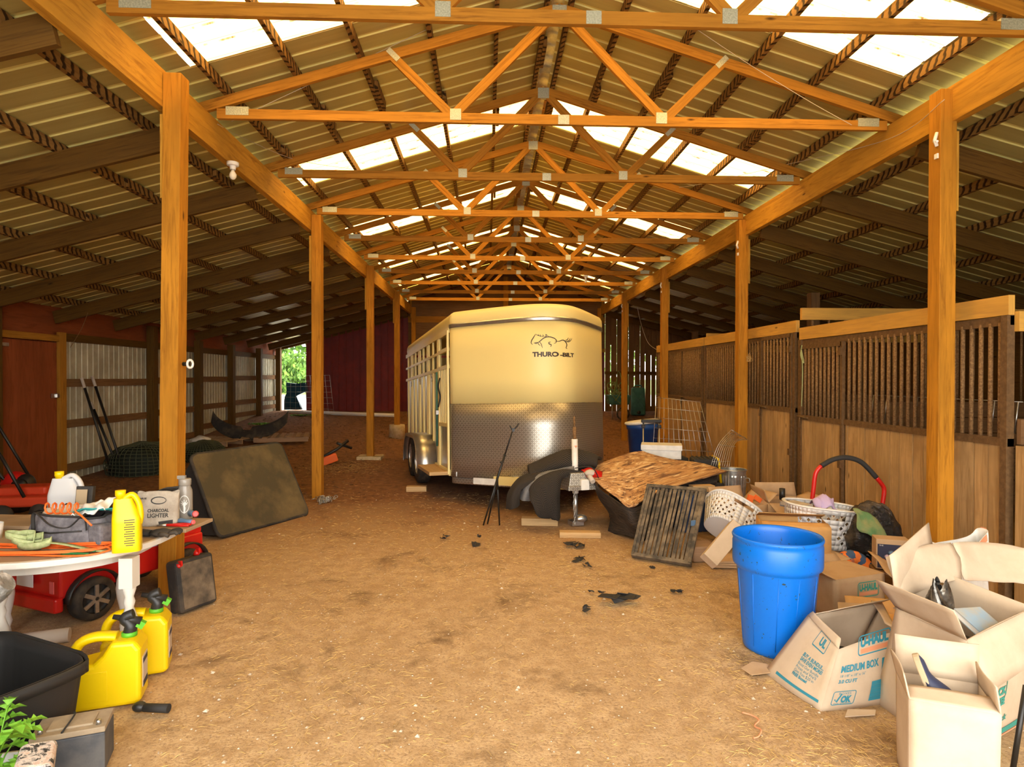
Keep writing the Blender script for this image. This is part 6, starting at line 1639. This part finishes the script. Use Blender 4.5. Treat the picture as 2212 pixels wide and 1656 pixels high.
# ================================================================== floor litter
r = random.Random(21)
def scrap(px, py, s_, lab, seed):
    p = at_z(px, py); rr = random.Random(seed); m = MB()
    for k in range(3 + int(s_ * 14)):
        c = V((p.x + rr.gauss(0, s_ * .35), p.y + rr.gauss(0, s_ * .3), .012)); n = rr.randint(5, 7)
        P = [c + V((math.cos(q / n * 6.28) * s_ * rr.uniform(.15, .5), math.sin(q / n * 6.28) * s_ * rr.uniform(.12, .4), rr.uniform(0, .03) + (s_ * .18 if s_ > .12 else 0) * rr.random())) for q in range(n)]
        m.poly(P)
    tag(m.build('tarp_scrap', 'black_rubber', solid=.004, offs=0), lab, 'scrap', 'torn black scraps on the dirt')
for k, (px, py, s_, lab) in enumerate([(1238, 1182, .15, 'crumpled black tarp scrap in front of the trailer jack'), (1330, 1307, .20, 'long torn black scrap in the middle of the aisle, right half'), (1285, 1284, .07, 'small black scrap just behind the long torn one'), (1268, 1322, .07, 'small black scrap left of the long torn one'),
                                       (1030, 1180, .12, 'flat black scrap left of the tripod foot line'), (1252, 1213, .10, 'flat black scrap below the crumpled one'), (1270, 1226, .06, 'tiny black scrap near the slatted panel'), (1412, 1232, .06, 'small black scrap in front of the slatted panel'),
                                       (958, 1165, .08, 'small black scrap far left of the tripod'), (1036, 1162, .04, 'tiny black scrap beside the tripod feet'), (1460, 1280, .09, 'black scrap between the slatted panel and the barrel')]):
    scrap(px, py, s_, lab, k)
m = MB(); p = at_z(1640, 1580); m.tube(path3([(p.x - .06, p.y - .07, .012), (p.x - .03, p.y - .06, .014), (p.x, p.y - .02, .02), (p.x - .01, p.y + .03, .012), (p.x + .03, p.y + .07, .016), (p.x + .02, p.y + .12, .012), (p.x - .02, p.y + .15, .012)], 5), .004, 5); tag(m.build('orange_twine', 'ink_orange'), 'frayed orange twine on the dirt in front of the moving box', 'twine')
# straw, chips and pebbles: uncountable litter
m = MB()
def straw_at(x, y, L):
    a = r.uniform(0, PI); z = ground_z(x, y) + .004 + r.random() * .006; d = V((math.cos(a) * L / 2, math.sin(a) * L / 2, r.uniform(-.004, .006)))
    c = V((x, y, z)); w = V((-math.sin(a), math.cos(a), 0)) * .0007
    n = m.add([c - d - w, c + d - w, c + d + w, c - d + w, c + V((0, 0, .003))]); m.face((n, n + 1, n + 4)); m.face((n + 1, n + 2, n + 4)); m.face((n + 2, n + 3, n + 4)); m.face((n + 3, n, n + 4))
patches = [(1.2, 4.3, .5), (1.5, 3.6, .35), (.6, 5.2, .8), (1.9, 2.6, .3), (-1.4, 4.6, .6), (-1.2, 3.6, .5), (.0, 6, 1.2), (-1.0, 6.5, 1), (1.2, 5.4, .6), (-.6, 2.9, .6), (2.0, 5.0, .4), (-2.2, 6.0, .7), (-3.6, 9, 1.2), (-2.8, 11.6, .7), (-2.6, 11.7, .5), (.9, 2.4, .5), (1.45, 2.7, .3)]
for _ in range(11000):
    if r.random() < .62:
        c = r.choice(patches); x, y = r.gauss(c[0], c[2] * .7), r.gauss(c[1], c[2] * .7)
    else: x, y = r.uniform(-3.5, 3.6), r.uniform(2.0, 9)
    if y > 1.6: straw_at(x, y, r.uniform(.012, .05) * (1 + y * .06))
tag(m.build('straw_litter', 'straw', keep=True), 'loose straw strewn over the dirt floor', 'straw', kind='stuff')
m = MB()
for _ in range(2600):
    y = 1.9 + abs(r.gauss(0, 3.5)); x = r.uniform(-.9, .9) * (1.0 + y * .55) + .3; s_ = r.uniform(.0015, .0065) * (1 if r.random() < .93 else 2.2); z = ground_z(x, y)
    a = [V((x + r.uniform(-.2, .2) * s_ + dx * s_, y + dy * s_, z + .002 + dz * s_ * .7)) for dx, dy, dz in ((-1, -.6, 0), (.8, -1, 0), (1, .7, 0), (-.6, 1, 0), (.1, 0, 1.1))]
    n = m.add(a); m.face((n, n + 1, n + 4)); m.face((n + 1, n + 2, n + 4)); m.face((n + 2, n + 3, n + 4)); m.face((n + 3, n, n + 4))
tag(m.build('pebbles', 'pebble', keep=True), 'pale pebbles scattered over the dirt floor', 'pebbles', kind='stuff')
m = MB()
speck('leaf_litter', (.10, .045, .015), (.34, .16, .06), 5, .9, 0, 0)
for _ in range(6000):
    x, y = r.uniform(-6.6, 3.4), r.uniform(9, 20.2)
    if -1.8 < x < 1.9 and y < 14: continue
    z = ground_z(x, y) + .008; s_ = r.uniform(.012, .04); a = r.uniform(0, 6.3)
    m.poly([(x + math.cos(a) * s_, y + math.sin(a) * s_, z + r.random() * .02), (x - math.sin(a) * s_ * .6, y + math.cos(a) * s_ * .6, z), (x - math.cos(a) * s_, y - math.sin(a) * s_, z + r.random() * .02), (x + math.sin(a) * s_ * .6, y - math.cos(a) * s_ * .6, z)])
tag(m.build('leaf_litter', 'leaf_litter', keep=True), 'dry brown leaves and chips over the far dirt floor', 'leaf litter', kind='stuff')
